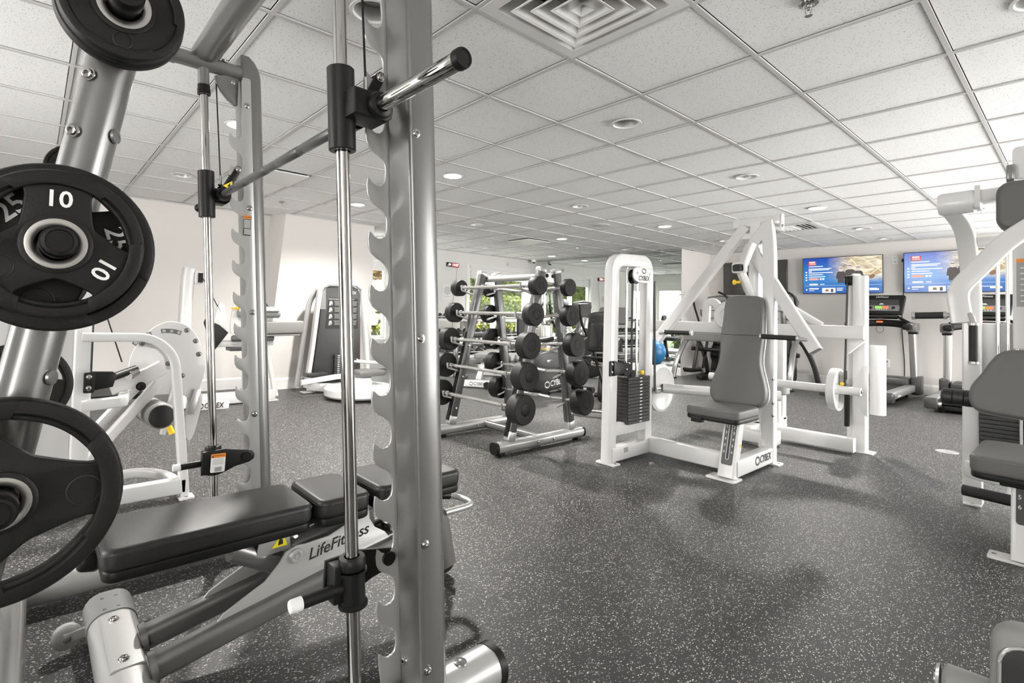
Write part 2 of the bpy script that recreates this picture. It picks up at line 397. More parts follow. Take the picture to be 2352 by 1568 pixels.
# windows: casing, frame, mullion, panes, raised blind
def window(name, along, fixed, a0, a1, z0, z1, inn, mull, blind=.2):
    """along 'y': fixed x; inn = sign of the direction into the room"""
    def P(a, d, z): return (fixed+inn*d, a, z) if along == 'y' else (a, fixed+inn*d, z)
    def bar(b, aa, ab, da, db, za, zb):
        c = P((aa+ab)/2, (da+db)/2, (za+zb)/2); s = (db-da, ab-aa, zb-za) if along == 'y' else (ab-aa, db-da, zb-za); b.box(c, s, None, .004)
    o = MB(); k = .085
    bar(o, a0-k, a0, 0, .02, z0-k, z1+k); bar(o, a1, a1+k, 0, .02, z0-k, z1+k); bar(o, a0, a1, 0, .02, z1, z1+k); bar(o, a0, a1, 0, .02, z0-k, z0)
    w = struct(o.build(name, 'trim_white', None, smooth=None))
    f = MB(); q = .045
    bar(f, a0, a0+q, -.09, -.03, z0, z1); bar(f, a1-q, a1, -.09, -.03, z0, z1); bar(f, a0+q, a1-q, -.09, -.03, z1-q, z1); bar(f, a0+q, a1-q, -.09, -.03, z0, z0+q)
    f.build('window_frame', 'trim_white', w, smooth=None)
    s = MB(); bar(s, a0-.1, a1+.1, -.02, .06, z0-.035, z0-.005); s.build('window_sill', 'trim_white', w, smooth=None)
    xs = [a0+q]+[v for mm in mull for v in (mm-.045, mm+.045)]+[a1-q]
    for mm in mull:
        b = MB(); bar(b, mm-.05, mm+.05, -.1, -.02, z0+q, z1-q); b.build('mullion', 'trim_white', w, smooth=None)
    for i in range(0, len(xs), 2):
        g = MB(); bar(g, xs[i], xs[i+1], -.064, -.058, z0+q, z1-q); g.build('pane', 'glass', w, smooth=None)
        b = MB(); bar(b, xs[i]+.01, xs[i+1]-.01, -.05, -.02, z1-q-blind, z1-q-.002); b.build('raised_blind', 'paper', w, smooth=None)
    r = MB(); bar(r, a0-.02, a1+.02, .02, .055, z1+.005, z1+.06); r.build('blind_headrail', 'vent_white', w, smooth=None)
    return w
window('window_1', 'y', XW, *W1, 1, [7.61], .16)
window('window_2', 'y', XW, *W2, 1, [], .16)
window('window_3', 'x', YJ, *W3, 1, [], .12)
# mirror in three sheets
mir = thing('wall_mirror', 'large frameless wall mirror in three sheets beside the white corner', 'mirror', ((XW+XM)/2, YM-.004, .15))
for x0, x1 in ((XW+.01, -7.02), (-7.018, -5.90), (-5.898, XM)):
    MB().box(((x0+x1)/2, YM-.004, (.15+CZ-.002)/2), (x1-x0, .006, CZ-.152)).build('mirror_sheet', 'mirror', mir, smooth=None)
MB().box(((XW+XM)/2, YM-.009, CZ-.004), (XM-XW, .010, .008)).build('top_channel', 'silver_dark', mir, smooth=None)

# ---------------------------------------------------------------- ceiling grid
T = .6096; GX0 = -2.6555*T; GY0 = 3.1825*T
gx = [GX0+T*k for k in range(-12, 9)]; gy = [GY0+T*k for k in range(-9, 15)]
def visible(p, mg=260):
    d = Vector(p)-Vector((0, 0, H)); z = d.dot(fw)
    if z < .15: return False
    u = 1104+1195*d.dot(r2)/z; v = 684-1195*d.dot(u2)/z
    return -mg < u < 2352+mg and -mg < v < 1568+mg
def region(x0, x1, y0, y1):
    """clip a tile to the room plan; None when outside"""
    x0 = max(x0, XW); x1 = min(x1, XR); y0 = max(y0, YB); y1 = min(y1, YT)
    cx, cy = (x0+x1)/2, (y0+y1)/2
    if cy > YM and cx < XM: 
        if y0 < YM-.05: y1 = YM
        elif x1 > XM+.05: x0 = XM
        else: return None
    lim = XL if cy < 2.4 else XB
    if cy < YJ and cx < lim:
        if x1 > lim+.05: x0 = lim
        elif y1 > YJ+.05: y0 = YJ
        else: return None
    elif cy < YJ and x0 < lim: x0 = lim
    if x1-x0 < .05 or y1-y0 < .05: return None
    return x0, x1, y0, y1
LX = [GX0-T/2-3*T*k for k in (-1, 0, 1, 2, 3)]; LY = [GY0-1.5*T+3*T*k for k in (-1, 0, 1, 2, 3, 4)]
lamps = [(x, y) for x in LX for y in LY if not (x < XB+.3 and y < YJ+.3)]
lamps = [q for q in lamps if visible((q[0], q[1], CZ), 60)]+[(LX[1], GY0+12.5*T)]
DIFF = (GX0+T/2, GY0-T/2); VENT = (GX0-T*1.5+.0, GY0+9.5*T-.02); PANELS = [(GX0-7.5*T+.0, GY0+7.5*T-.15), (GX0-5.5*T, GY0-.5*T)]
tz = CZ+.008
tm = MB().box((0, 0, .009), (T-.027, T-.027, .018), None, .002); tmesh = tm.build('tile', 'tile', None, smooth=None); full = tmesh.data; bpy.data.objects.remove(tmesh)
hm = MB().plate([rrect(T-.027, T-.027, .002), circ(.082, 28)], .018, Matrix.Translation((0, 0, .009))); hmesh = hm.build('tile', 'tile', None, smooth=None); holed = hmesh.data; bpy.data.objects.remove(hmesh)
rest = MB(); nt_ = 0
for x0, x1 in zip(gx, gx[1:]):
    for y0, y1 in zip(gy, gy[1:]):
        rg = region(x0, x1, y0, y1)
        if rg is None: continue
        c = ((x0+x1)/2, (y0+y1)/2)
        if abs(c[0]-DIFF[0]) < .1 and abs(c[1]-DIFF[1]) < .1: continue
        if abs(c[0]-VENT[0]) < .1 and abs(c[1]-VENT[1]) < .1: continue
        lamp = any(abs(c[0]-a) < .1 and abs(c[1]-b) < .1 for a, b in lamps)
        cut = (rg[1]-rg[0] < T-.02) or (rg[3]-rg[2] < T-.02)
        seen = any(visible((a, b, CZ)) for a in (x0, c[0], x1) for b in (y0, c[1], y1)) or lamp
        if seen and not cut:
            o = bpy.data.objects.new('tile', holed if lamp else full); C.objects.link(o); o.parent = ceiling; o.location = (c[0], c[1], tz); nt_ += 1
        elif seen:
            o = MB().box(((rg[0]+rg[1])/2, (rg[2]+rg[3])/2, tz+.009), (rg[1]-rg[0]-.01, rg[3]-rg[2]-.01, .018)).build('tile', 'tile', ceiling, smooth=None); nt_ += 1
        else: rest.box(((rg[0]+rg[1])/2, (rg[2]+rg[3])/2, tz+.009), (rg[1]-rg[0]-.01, rg[3]-rg[2]-.01, .018))
o = rest.build('tiles_behind', 'tile', ceiling, smooth=None); o['kind'] = 'stuff'
def tee(p0, p1, w=.020):
    MB().beam((*p0, CZ+.004), (*p1, CZ+.004), w, .008, bev=0).build('ceiling_tee', 'grid_white', ceiling, smooth=None)
for x in gx:
    if XW < x < XR:
        lo = YB if x > XL else YJ; lo = YJ if x < XB else lo; hi = YT if x > XM else YM
        tee((x, lo), (x, hi))
for y in gy:
    if YB < y < YT:
        lo = XM if y > YM else (XW if y > YJ else (XB if y > 2.4 else XL))
        for a, b in zip([lo]+[x for x in gx if lo < x < XR], [x for x in gx if lo < x < XR]+[XR]): 
            pass
        MB().beam((lo, y, CZ+.0045), (XR, y, CZ+.0045), .020, .007, bev=0).build('ceiling_tee', 'grid_white', ceiling, smooth=None)
# wall angle
for p0, p1 in (((XL, YB), (XL, 2.4)), ((XB, 2.45), (XB, YJ)), ((XW, YJ), (XW, YM)), ((XM, YT), (XR, YT))):
    MB().beam((*p0, CZ), (*p1, CZ), .04, .012, bev=0).build('wall_angle', 'grid_white', ceiling, smooth=None)
# ---------------------------------------------------------------- recessed lamps
LIT = {(2, 1), (2, 2), (3, 2), (2, 4), (3, 4), (4, 5), (1, 4)}
names = {(2, 1): 'lit recessed lamp nearest the smith machine, seen beside its far post', (2, 2): 'brightly lit recessed lamp just right of the near smith post',
 (3, 2): 'lit recessed lamp between the two smith uprights over the grey wall panel machine', (2, 4): 'lit recessed lamp left of the white press machine top', (3, 4): 'lit recessed lamp beside the pale square panel over the barbell rack',
 (4, 5): 'small lit recessed lamp above the corner camera by the mirror', (1, 4): 'lit recessed lamp right of the white press machine top',
 (1, 2): 'large unlit recessed lamp right of the barbell sleeve', (1, 1): 'unlit recessed lamp cut by the top edge behind the near smith post', (0, 2): 'unlit recessed lamp in the upper right corner of the ceiling', (1, 3): 'unlit recessed lamp in the ceiling above the top of the white press machine',
 (3, 3): 'unlit recessed lamp just right of the near smith post, below the bright lit one', (2, 3): 'unlit recessed lamp with dark rim mid ceiling above the barbell rack', (1, 5): 'unlit recessed lamp right of the square air grille near the screens', (3, 1): 'unlit recessed lamp above the long wall left of the far smith rod',
 (2, 5): 'unlit recessed lamp partly behind the white press machine arm', (3, 5): 'unlit recessed lamp close to the top of the mirror', (4, 4): 'small unlit recessed lamp above the wall clock'}
def lamp(x, y, key):
    ix = min(range(5), key=lambda k: abs(LX[k]-x)); iy = min(range(6), key=lambda k: abs(LY[k]-y)); k = (ix, iy)
    lit = k in LIT or key
    seen = visible((x, y, CZ))
    lab = names.get(k, 'unlit recessed lamp nearest the wall of screens' if y > 9 else 'unlit recessed lamp hidden above the right hand edge of the picture')
    if y > 9: lab = 'unlit recessed lamp nearest the wall of screens'
    t = thing('recessed_lamp', lab, 'ceiling lamp', (x, y, CZ), 'recessed lamps in the tiled ceiling')
    MB().lathe((x, y, CZ), (0, 0, -1), [(-.004, .080), (.001, .096), (.004, .094), (.005, .082), (.001, .078), (-.004, .077)], 32).build('trim_ring', 'trim_white', t)
    MB().lathe((x, y, CZ), (0, 0, 1), [(.0, .078), (.03, .074), (.09, .060), (.10, .058)], 28).build('reflector', 'lamp_cone', t)
    MB().lathe((x, y, CZ+.062 if not lit else CZ+.012), (0, 0, -1), [(0, .060 if not lit else .075), (.006, .055 if not lit else .070), (.012, .035), (.014, 0)], 24).build('bulb', 'lamp_lit' if lit else 'lamp_off', t)
    MB().lathe((x, y, CZ+.102), (0, 0, 1), [(0, .062), (.002, .062), (.002, 0)], 20).build('housing', 'lamp_off', t)
    if lit:
        l = bpy.data.lights.new('lamp_light', 'SPOT'); l.energy = LAMP_W*math.pi*4; l.spot_size = R(150); l.spot_blend = .7; l.shadow_soft_size = .07; l.color = (1, .965, .92)
        lo = bpy.data.objects.new('lamp_light', l); C.objects.link(lo); lo.parent = t; lo.location = (0, 0, -.03)
for x, y in lamps: lamp(x, y, False)
# ---------------------------------------------------------------- square diffuser and grille, flat panels, speaker, sprinklers
t = thing('ceiling_diffuser', 'square stepped air diffuser at the top edge of the picture', 'air vent', (*DIFF, CZ))
def ring_sq(b, c, z0, a0, z1, a1, n=4):
    """square frustum ring from half-size a0 at z0 to a1 at z1 with thickness"""
    th = .004; vs = []; 
    for (z, a) in ((z0, a0), (z1, a1), (z1+th, a1), (z0+th, a0)):
        vs += [(c[0]+sx*a, c[1]+sy*a, z) for sx, sy in ((1, 1), (-1, 1), (-1, -1), (1, -1))]
    b.add(vs, [(i*4+j, i*4+(j+1) % 4, ((i+1) % 4)*4+(j+1) % 4, ((i+1) % 4)*4+j) for i in range(4) for j in range(4)])
b = MB(); ring_sq(b, DIFF, CZ-.001, T/2-.008, CZ-.003, .245); b.build('frame', 'vent_white', t, smooth=None)
b = MB(); ring_sq(b, DIFF, CZ+.0, .245, CZ+.075, .17); b.build('throat', 'vent_white', t, smooth=None)
for k, a in enumerate((.205, .148, .090)):
    b = MB(); ring_sq(b, DIFF, CZ-.014, a, CZ-.010, a-.012); ring_sq(b, DIFF, CZ-.010, a-.012, CZ+.045, a-.058)
    b.build('vane', 'vent_white', t, smooth=None)
b = MB(); b.add([(DIFF[0]+sx*a, DIFF[1]+sy*a, z) for a, z in ((.034, CZ-.012), (.010, CZ+.004)) for sx, sy in ((1, 1), (-1, 1), (-1, -1), (1, -1))], [(0, 1, 5, 4), (1, 2, 6, 5), (2, 3, 7, 6), (3, 0, 4, 7), (4, 5, 6, 7)])
b.build('centre_cone', 'vent_white', t, smooth=None)
MB().lathe((*DIFF, CZ+.004), (0, 0, -1), [(0, .006), (.002, .005), (.0025, 0)], 12).build('screw', 'silver_light', t)
MB().box((*DIFF, CZ+.09), (T, T, .01)).build('plenum', 'silver_dark', t, smooth=None)
t = thing('ceiling_grille', 'square louvred air grille beside the white press machine top', 'air vent', (*VENT, CZ))
b = MB(); ring_sq(b, VENT, CZ-.003, T/2-.006, CZ-.006, .235); b.build('frame', 'vent_white', t, smooth=None)
for k in range(9):
    MB().box((VENT[0]-.2+.05*k, VENT[1], CZ+.006), (.036, .47, .003), (0, R(38 if k > 4 else -38), 0)).build('louvre', 'vent_white', t, smooth=None)
MB().box((*VENT, CZ+.05), (T-.02, T-.02, .01)).build('duct', 'dark_gap', t, smooth=None)
for (px, py), lab, sz in ((PANELS[0], 'flat square ceiling panel above the barbell rack', .52), (PANELS[1], 'flat square ceiling panel seen between the smith uprights', .54)):
    t = thing('ceiling_panel', lab, 'ceiling panel', (px, py, CZ), 'flat ceiling panels')
    MB().box((px, py, CZ-.012), (sz, sz, .012), None, .004).build('face', 'trim_white', t, smooth=None)
    MB().box((px, py, CZ-.002), (sz-.03, sz-.03, .014)).build('gasket', 'dark_gap', t, smooth=None)
t = thing('ceiling_speaker', 'wide white round speaker grille mid ceiling left of a lit lamp', 'speaker', (-4.33, 5.86, CZ))
MB().lathe((-4.33, 5.86, CZ), (0, 0, -1), [(-.004, .12), (.002, .128), (.006, .124), (.007, .112)], 36).build('rim', 'trim_white', t)
MB().lathe((-4.33, 5.86, CZ-.005), (0, 0, -1), [(0, .112), (.004, .08), (.006, 0)], 36).build('grille', 'grid_white', t)
def sprinkler(x, y, lab):
    t = thing('fire_sprinkler', lab, 'sprinkler', (x, y, CZ), 'fire sprinklers in the ceiling')
    MB().lathe((x, y, CZ+.002), (0, 0, -1), [(0, .036), (.006, .034), (.010, .022), (.010, .014)], 20).build('escutcheon', 'chrome', t)
    b = MB().lathe((x, y, CZ-.006), (0, 0, -1), [(0, .010), (.012, .009), (.014, .006), (.02, .005)], 12)
    b.tube([(x-.008, y, CZ-.016), (x-.012, y, CZ-.032), (x, y, CZ-.045)], .0018, 6).tube([(x+.008, y, CZ-.016), (x+.012, y, CZ-.032), (x, y, CZ-.045)], .0018, 6); b.build('body', 'chrome', t)
    MB().lathe((x, y, CZ-.045), (0, 0, -1), [(0, .004), (.002, .014), (.004, .0135), (.004, 0)], 14).build('deflector', 'chrome', t)
sprinkler(-.70, 2.26, 'chrome fire sprinkler at the top edge right of the diffuser'); sprinkler(-6.14, 2.17, 'fire sprinkler near the left wall between the smith uprights')
sprinkler(-6.03, 7.48, 'small fire sprinkler in front of the mirror top'); sprinkler(-.72, 7.64, 'fire sprinkler seen through the arm of the right hand machine')
t = thing('dome_camera', 'small white dome camera in the corner beside the mirror', 'security camera', (-8.2, 8.62, CZ))
MB().lathe((-8.2, 8.62, CZ), (0, 0, -1), [(0, .055), (.045, .055), (.055, .05), (.055, 0)], 22).build('base', 'trim_white', t)
MB().sphere((-8.2, 8.62, CZ-.052), .038, 14).build('dome', 'black_gloss', t)
# ================================================================ smith machine
XN, XF = -1.116, -2.347; XC = (XN+XF)/2
def yr(z): return .525+(1.472-z)*.058            # rod
def yp(z): return .662+(1.505-z)*.058            # back plate line of the posts (their near face)
RD = V(0, -.058, 1).normalized()
sm = thing('smith_machine', 'silver smith machine with notched posts, chrome guide rods and a counterweighted bar', 'smith machine', (XC, .7, 0))
TOOTH = [(.055, 0), (.049, -.004), (.041, -.013), (.030, -.018), (.018, -.017), (.010, -.010), (.006, .003), (.005, .022), (.006, .036), (.012, .048), (.023, .058), (.037, .066), (.050, .077), (.057, .092), (.0585, .112)]
def hook_plate(X, parent):
    """notched plate standing in front of the post: local x = towards -Y, local y = up the post"""
    z0 = .08; o = V(X, yp(z0), z0); P = .1315; n = 15; pts = [(-.034, 0), (.045, 0)]
    t0 = .193-z0+.006
    pts += [(.055, t0-.03)]
    for k in range(n):
        if k >= 13: break
        for a, b in TOOTH: pts.append((a, t0+k*P+b))
    top = 2.02-z0
    pts = [p for p in pts if p[1] < 1.82-z0]
    pts += [(.008, 1.84-z0), (.004, 1.87-z0), (.004, top-.02), (-.004, top), (-.030, top), (-.034, top-.008)]
    M = frame(o, (0, -1, -.058), RD)
    return MB().plate([pts], .007, M, .0012, 1).build('hook_plate', 'silver_light', parent)
def smith_side(s, X):
    """s = +1 the near side (outer side faces +X), -1 the far side"""
    xi = X-s*.034; xo = xi+s*.108
    def ox(a): return XC+(X-XC)+a*s           # offset outward
    # post: rounded profile swept along the lean
    prof = []
    w, d = .108, .088
    for (cx, cy, r, a0) in ((w/2, 0, .012, -90), (w/2, d, .036, 0), (-w/2, d, .036, 90), (-w/2, 0, .012, 180)):
        px = cx-math.copysign(r, cx); py = r if cy == 0 else d-r
        for k in range(6): a = R(a0+90*k/5); prof.append((px+r*math.cos(a), py+r*math.sin(a)))
    b = MB(); zs = [.10, 2.04, 2.075, 2.10, 2.115]; ins = [0, 0, .008, .026, .05]; rings = []
    for z, i in zip(zs, ins):
        rings.append([(xi+s*w/2+px*(1 if s > 0 else 1), yp(z)+py*(1-i/.1)+ (i*.0), z+(0 if py > .05 else min(.0, 0))) for px, py in prof])
    m = len(prof); vs = [v for r in rings for v in r]
    b.add(vs, [(i*m+j, i*m+(j+1) % m, (i+1)*m+(j+1) % m, (i+1)*m+j) for i in range(len(zs)-1) for j in range(m)]+[tuple(range(m)), tuple(range((len(zs)-1)*m, len(zs)*m))])
    post = b.build('post', 'silver', sm)
    hp = hook_plate(xi-s*.004, sm)
    for z in (1.90, 1.47, 1.03, .60, .17):
        bolt((xi-s*.008, yp(z)+.016, z), (-s, 0, 0), .0095, 'chrome', hp)
    for z in (1.475, .985, .49, .185):
        bolt((xo, yp(z)+.016, z), (s, 0, 0), .0085, 'chrome', post)
    bolt((xi+s*.03, yp(.175), .175), (0, -1, 0), .009, 'chrome', post)
    # base tube along the floor, with end caps and pads
    bt = MB().sweep([(X+s*.02, -.34, .066), (X+s*.02, 1.0, .066)], rrect(.115, .10, .045, 5)).build('base_tube', 'silver_light', sm)
    MB().sweep([(X+s*.02, 1.0, .066), (X+s*.02, 1.008, .066), (X+s*.02, 1.022, .066)], rrect(.119, .104, .046, 5)).build('end_cap', 'black_plastic', bt)
    MB().lathe((X+s*.02, .90, .114), (0, 0, 1), [(0, .019), (.005, .017), (.008, .01), (.009, 0)], 18).build('plug', 'silver_dark', bt)
    for y in (.9, -.25): MB().box((X+s*.02, y, .010), (.07, .06, .022), None, .004).build('floor_pad', 'black_plastic', bt)
    # guide rod with its holder
    rod = MB().cyl((X, yr(.10), .10), (X, yr(1.99), 1.99), .0155, n=24).build('guide_rod', 'chrome', sm)
    rh = MB().cyl((X, yr(1.95), 1.95), (X, yr(2.06), 2.06), .0215).build('rod_holder', 'silver_dark', sm)
    MB().lathe((X, yr(1.915), 1.915), RD, [(0, .018), (0, .0245), (.022, .0245), (.024, .023), (.040, .023), (.040, .018)], 22).build('collar', 'black_plastic', rh)
    MB().lathe((X, yr(.12), .10), RD, [(0, .018), (0, .03), (.05, .03), (.055, .022), (.06, .018)], 22).build('rod_foot', 'silver_dark', sm)
    # rear upright and top tubes
    def yu(z): return .068+(z-1.349)*.172
    ru = MB().cyl((X, yu(.08), .08), (X, yu(2.07), 2.07), .0365, n=28).build('rear_upright', 'silver', sm)
    for z in (1.435, 1.335): bolt((X+s*.030, yu(z)-.026, z), (s*.75, -.66, 0), .0085, 'chrome', ru)
    for z in (1.34, .93): MB().lathe((X+s*.022, yu(z)+.030, z), (s*.55, .83, 0), [(0, .013), (.004, .012), (.005, .008), (.005, 0)], 16).build('plug', 'silver_dark', ru)
    tt = MB().tube([(X, yu(2.05), 2.045), (X, yp(2.05)+.01, 2.045)], .031, 20).build('top_side_tube', 'silver_dark', sm)
    MB().lathe((X, .30, 2.045), (0, 1, 0), [(0, .031), (0, .0345), (.09, .0345), (.09, .031)], 22).build('sleeve', 'silver_dark', tt)
    for y in (.345, .565): bolt((X+s*(-.018), y, 2.072), (-s*.5, 0, .85), .009, 'chrome', tt)
    # pulley guard and counterweight cable
    g = [(0, 0), (.092, .03), (.092, -.10), (.080, -.105), (.052, -.085), (.024, -.055), (.006, -.02)]
    pg = MB().plate([g], .022, frame((X-s*.0, .535, 2.005), (0, 1, 0), (0, 0, 1)), .003, 1).build('pulley_guard', 'silver_dark', sm)
    bolt((X-s*.011, .605, 1.995), (-s, 0, 0), .007, 'chrome', pg)
    MB().cyl((X+s*.012, .545, 1.99), (X+s*.012, .576, 1.575), .0028, n=8).build('cable', 'black_steel', sm)
    return ru, yu
UP = {}
for s, X in ((1, XN), (-1, XF)): UP[s] = smith_side(s, X)
MB().sweep([(XF-.05, .50, 2.085), (XN+.12, .50, 2.085)], ell(.052, .044, 26), (0, 0, 1)).build('top_cross_beam', 'silver', sm)
MB().sweep([(XF, -.02, .07), (XN, -.02, .07)], ell(.04, .035, 20)).build('rear_cross_tube', 'silver', sm)
# warning sticker on the far hook plate
st = MB().box((XF+.034+.009, yp(1.395)+.004, 1.395), (.0006, .030, .085)).build('warning_sticker', 'decal_black', sm, smooth=None)
MB().box((XF+.034+.0096, yp(1.43)+.004, 1.430), (.0006, .030, .014)).build('sticker_header', 'orange', st, smooth=None)
MB().box((XF+.034+.0096, yp(1.40)+.004, 1.402), (.0006, .026, .036)).build('sticker_text', 'decal_grey', st, smooth=None)
MB().box((XF+.034+.0096, yp(1.37)+.004, 1.369), (.0006, .026, .024)).build('sticker_figure', 'decal_grey', st, smooth=None)
text('sticker_word', 'WARNING', .008, (XF+.034+.0102, yp(1.43)+.005, 1.430), (0, 1, 0), (0, 0, 1), 'decal_black', st, .0002)
# ---------------------------------------------------------------- bar that slides on the rods
YBAR, ZBAR = .577, 1.513
bar = thing('smith_bar', 'dark grey smith bar with chrome sleeve riding on the guide rods', 'barbell', (XC, YBAR, ZBAR))
MB().cyl((XN-.02, YBAR, ZBAR), (XF+.02, YBAR, ZBAR), .0135, n=22).build('bar_shaft', 'bar_grey', bar)
for x in (XC-.36, XC-.14, XC+.14, XC+.36):
    MB().lathe((x-.09, YBAR, ZBAR), (1, 0, 0), [(0, .0137), (.001, .0142), (.179, .0142), (.18, .0137)], 22).build('knurled_grip', 'bar_grey', bar)
for s, X in ((1, XN), (-1, XF)):
    c = MB().lathe((X, yr(1.415), 1.415), RD, [(0, .018), (0, .029), (.002, .031), (.188, .031), (.19, .029), (.19, .018)], 28).build('slide_bushing', 'black_steel', bar)
    h = MB(); h.plate([[(-.03, -.030), (.052, -.032), (.066, -.020), (.070, 0), (.066, .020), (.052, .030), (-.03, .030)]], .075, frame((X+s*.038, YBAR-.03, ZBAR), (0, 1, 0), (0, 0, 1)), .006, 2)
    h.build('bar_block', 'black_plastic', bar)
    e = X+s*.385
    sl = MB().lathe((X+s*.07, YBAR, ZBAR), (s, 0, 0), [(0, .0172), (.300, .0172), (.302, .016)], 28).build('sleeve', 'chrome', bar)
    MB().lathe((X+s*.060, YBAR, ZBAR), (s, 0, 0), [(0, .026), (.003, .031), (.020, .031), (.030, .027), (.034, .018)], 28).build('collar', 'black_plastic', bar)
    MB().lathe((X+s*.365, YBAR, ZBAR), (s, 0, 0), [(0, .0172), (.002, .0198), (.014, .0198), (.018, .0185), (.018, .0155), (.0165, .015), (.0165, 0)], 28).build('end_cap', 'black_plastic', bar)
    # hook lever with bolt and warning triangle
    lv = MB().plate([[(-.016, -.01), (-.010, .04), (-.002, .128), (.004, .138), (.014, .140), (.021, .133), (.022, .122), (.018, .04), (.018, -.01)]], .010, frame((X-s*.045, YBAR-.004, ZBAR-.002), (0, .92, -.36), (0, .36, .92)), .002, 1).build('hook_lever', 'black_steel', bar)
    MB().plate([[(-.016, -.01), (-.010, .04), (-.002, .128), (.004, .138), (.014, .140), (.021, .133), (.022, .122), (.018, .04), (.018, -.01)]], .006, frame((X-s*.015, YBAR-.004, ZBAR-.002), (0, .92, -.36), (0, .36, .92)), .002, 1).build('hook_lever', 'black_steel', bar)
    bolt((X-.012 if s > 0 else X+.050, YBAR+.051, ZBAR+.110), (1, 0, 0), .0085, 'chrome', lv)
    MB().cyl((X-s*.03, YBAR, ZBAR), (X-s*.055, YBAR, ZBAR), .026, n=20).build('hub', 'black_plastic', bar)
    MB().cyl((X+s*.012, .5765, ZBAR+.03), (X+s*.012, .575, ZBAR+.085), .0055, n=10).build('cable_end', 'steel', bar)
    MB().lathe((X+s*.012, .5765, ZBAR+.03), (0, 0, 1), [(0, .012), (.006, .012), (.006, .007), (.012, .007), (.012, .011), (.018, .011), (.018, .006)], 6).build('cable_nut', 'chrome', bar)
w = MB().plate([[(-.020, -.012), (.020, -.012), (.004, .024)]], .001, frame((XF+.0515, YBAR+.016, ZBAR+.036), (0, .92, -.36), (0, .36, .92))).build('warning_triangle', 'warn_yellow', bar, smooth=None)
MB().plate([[(-.005, -.008), (.006, -.008), (.004, .004), (.0, .010)]], .0014, frame((XF+.0515, YBAR+.017, ZBAR+.038), (0, .92, -.36), (0, .36, .92))).build('triangle_figure', 'decal_black', w, smooth=None)
# ---------------------------------------------------------------- safety stops
for s, X, lab in ((1, XN, 'black safety stop with white tipped handle on the near guide rod'), (-1, XF, 'black safety stop with warning sticker on the far guide rod')):
    zc = .425; y0 = yr(zc); t = thing('safety_stop', lab, 'safety stop', (X, y0, zc-.06), 'safety stops on the guide rods')
    MB().lathe((X, yr(.366), .366), RD, [(0, .017), (0, .034), (.006, .034), (.010, .029), (.055, .0285), (.075, .0285), (.078, .034), (.084, .034), (.084, .029)], 28).build('stop_body', 'black_plastic', t)
    MB().lathe((X, yr(.452), .452), RD, [(0, .029), (.004, .031), (.020, .031), (.026, .029), (.028, .018)], 26).build('bumper_ring', 'rubber', t)
    xa = X-s*.040
    arm = [(-.052, -.052), (.03, -.050), (.075, -.030), (.130, -.018), (.148, -.006), (.150, .012), (.138, .028), (.115, .032), (.03, .046), (-.052, .040)]
    MB().plate([arm], .009, frame((xa, y0, zc), (0, 1, -.04), (0, .04, 1)), .002, 1).build('hook_arm', 'black_steel', t)
    MB().box((X-s*.018, y0-.03, zc-.003), (.046, .034, .085), None, .004).build('bracket', 'black_steel', t)
    MB().cyl((xa-.008, y0+.115, zc+.004), (xa+.014, y0+.115, zc+.004), .017, n=22).build('hook_pin', 'black_plastic', t)
    MB().cyl((X+s*.0, y0-.02, zc-.012), (X+s*.0, y0-.125, zc-.014), .0135, n=22).build('handle', 'black_plastic', t)
    MB().lathe((X, y0-.120, zc-.014), (0, -1, -.02), [(0, .0135), (.0, .0145), (.022, .0145), (.026, .0125), (.027, 0)], 22).build('handle_tip', 'decal_white', t)
    if s < 0:
        q = X+.052
        lb = MB().plate([rrect(.054, .074, .005)], .002, frame((q+.0, y0+.005, zc-.006), (0, 1, -.04), (0, .04, 1))).build('warning_label', 'decal_white', t, smooth=None)
        MB().plate([rrect(.054, .016, .003)], .0026, frame((q, y0+.0062, zc+.023), (0, 1, -.04), (0, .04, 1))).build('label_header', 'orange', lb, smooth=None)
        text('label_word', 'WARNING', .0088, (q+.0016, y0+.008, zc+.023), (0, 1, -.04), (0, .04, 1), 'decal_black', lb, .0002)
        MB().plate([[(-.004, -.004), (.004, -.004), (0, .004)]], .003, frame((q, y0-.015, zc+.023), (0, 1, -.04), (0, .04, 1))).build('label_triangle', 'decal_black', lb, smooth=None)
        for k in range(5): MB().box((q+.0014, y0+.005, zc+.010-.005*k), (.0005, .042, .0016)).build('label_line', 'decal_grey', lb, smooth=None)
        MB().box((q+.0014, y0+.006, zc-.031), (.0005, .026, .018)).build('label_figure', 'decal_grey', lb, smooth=None)
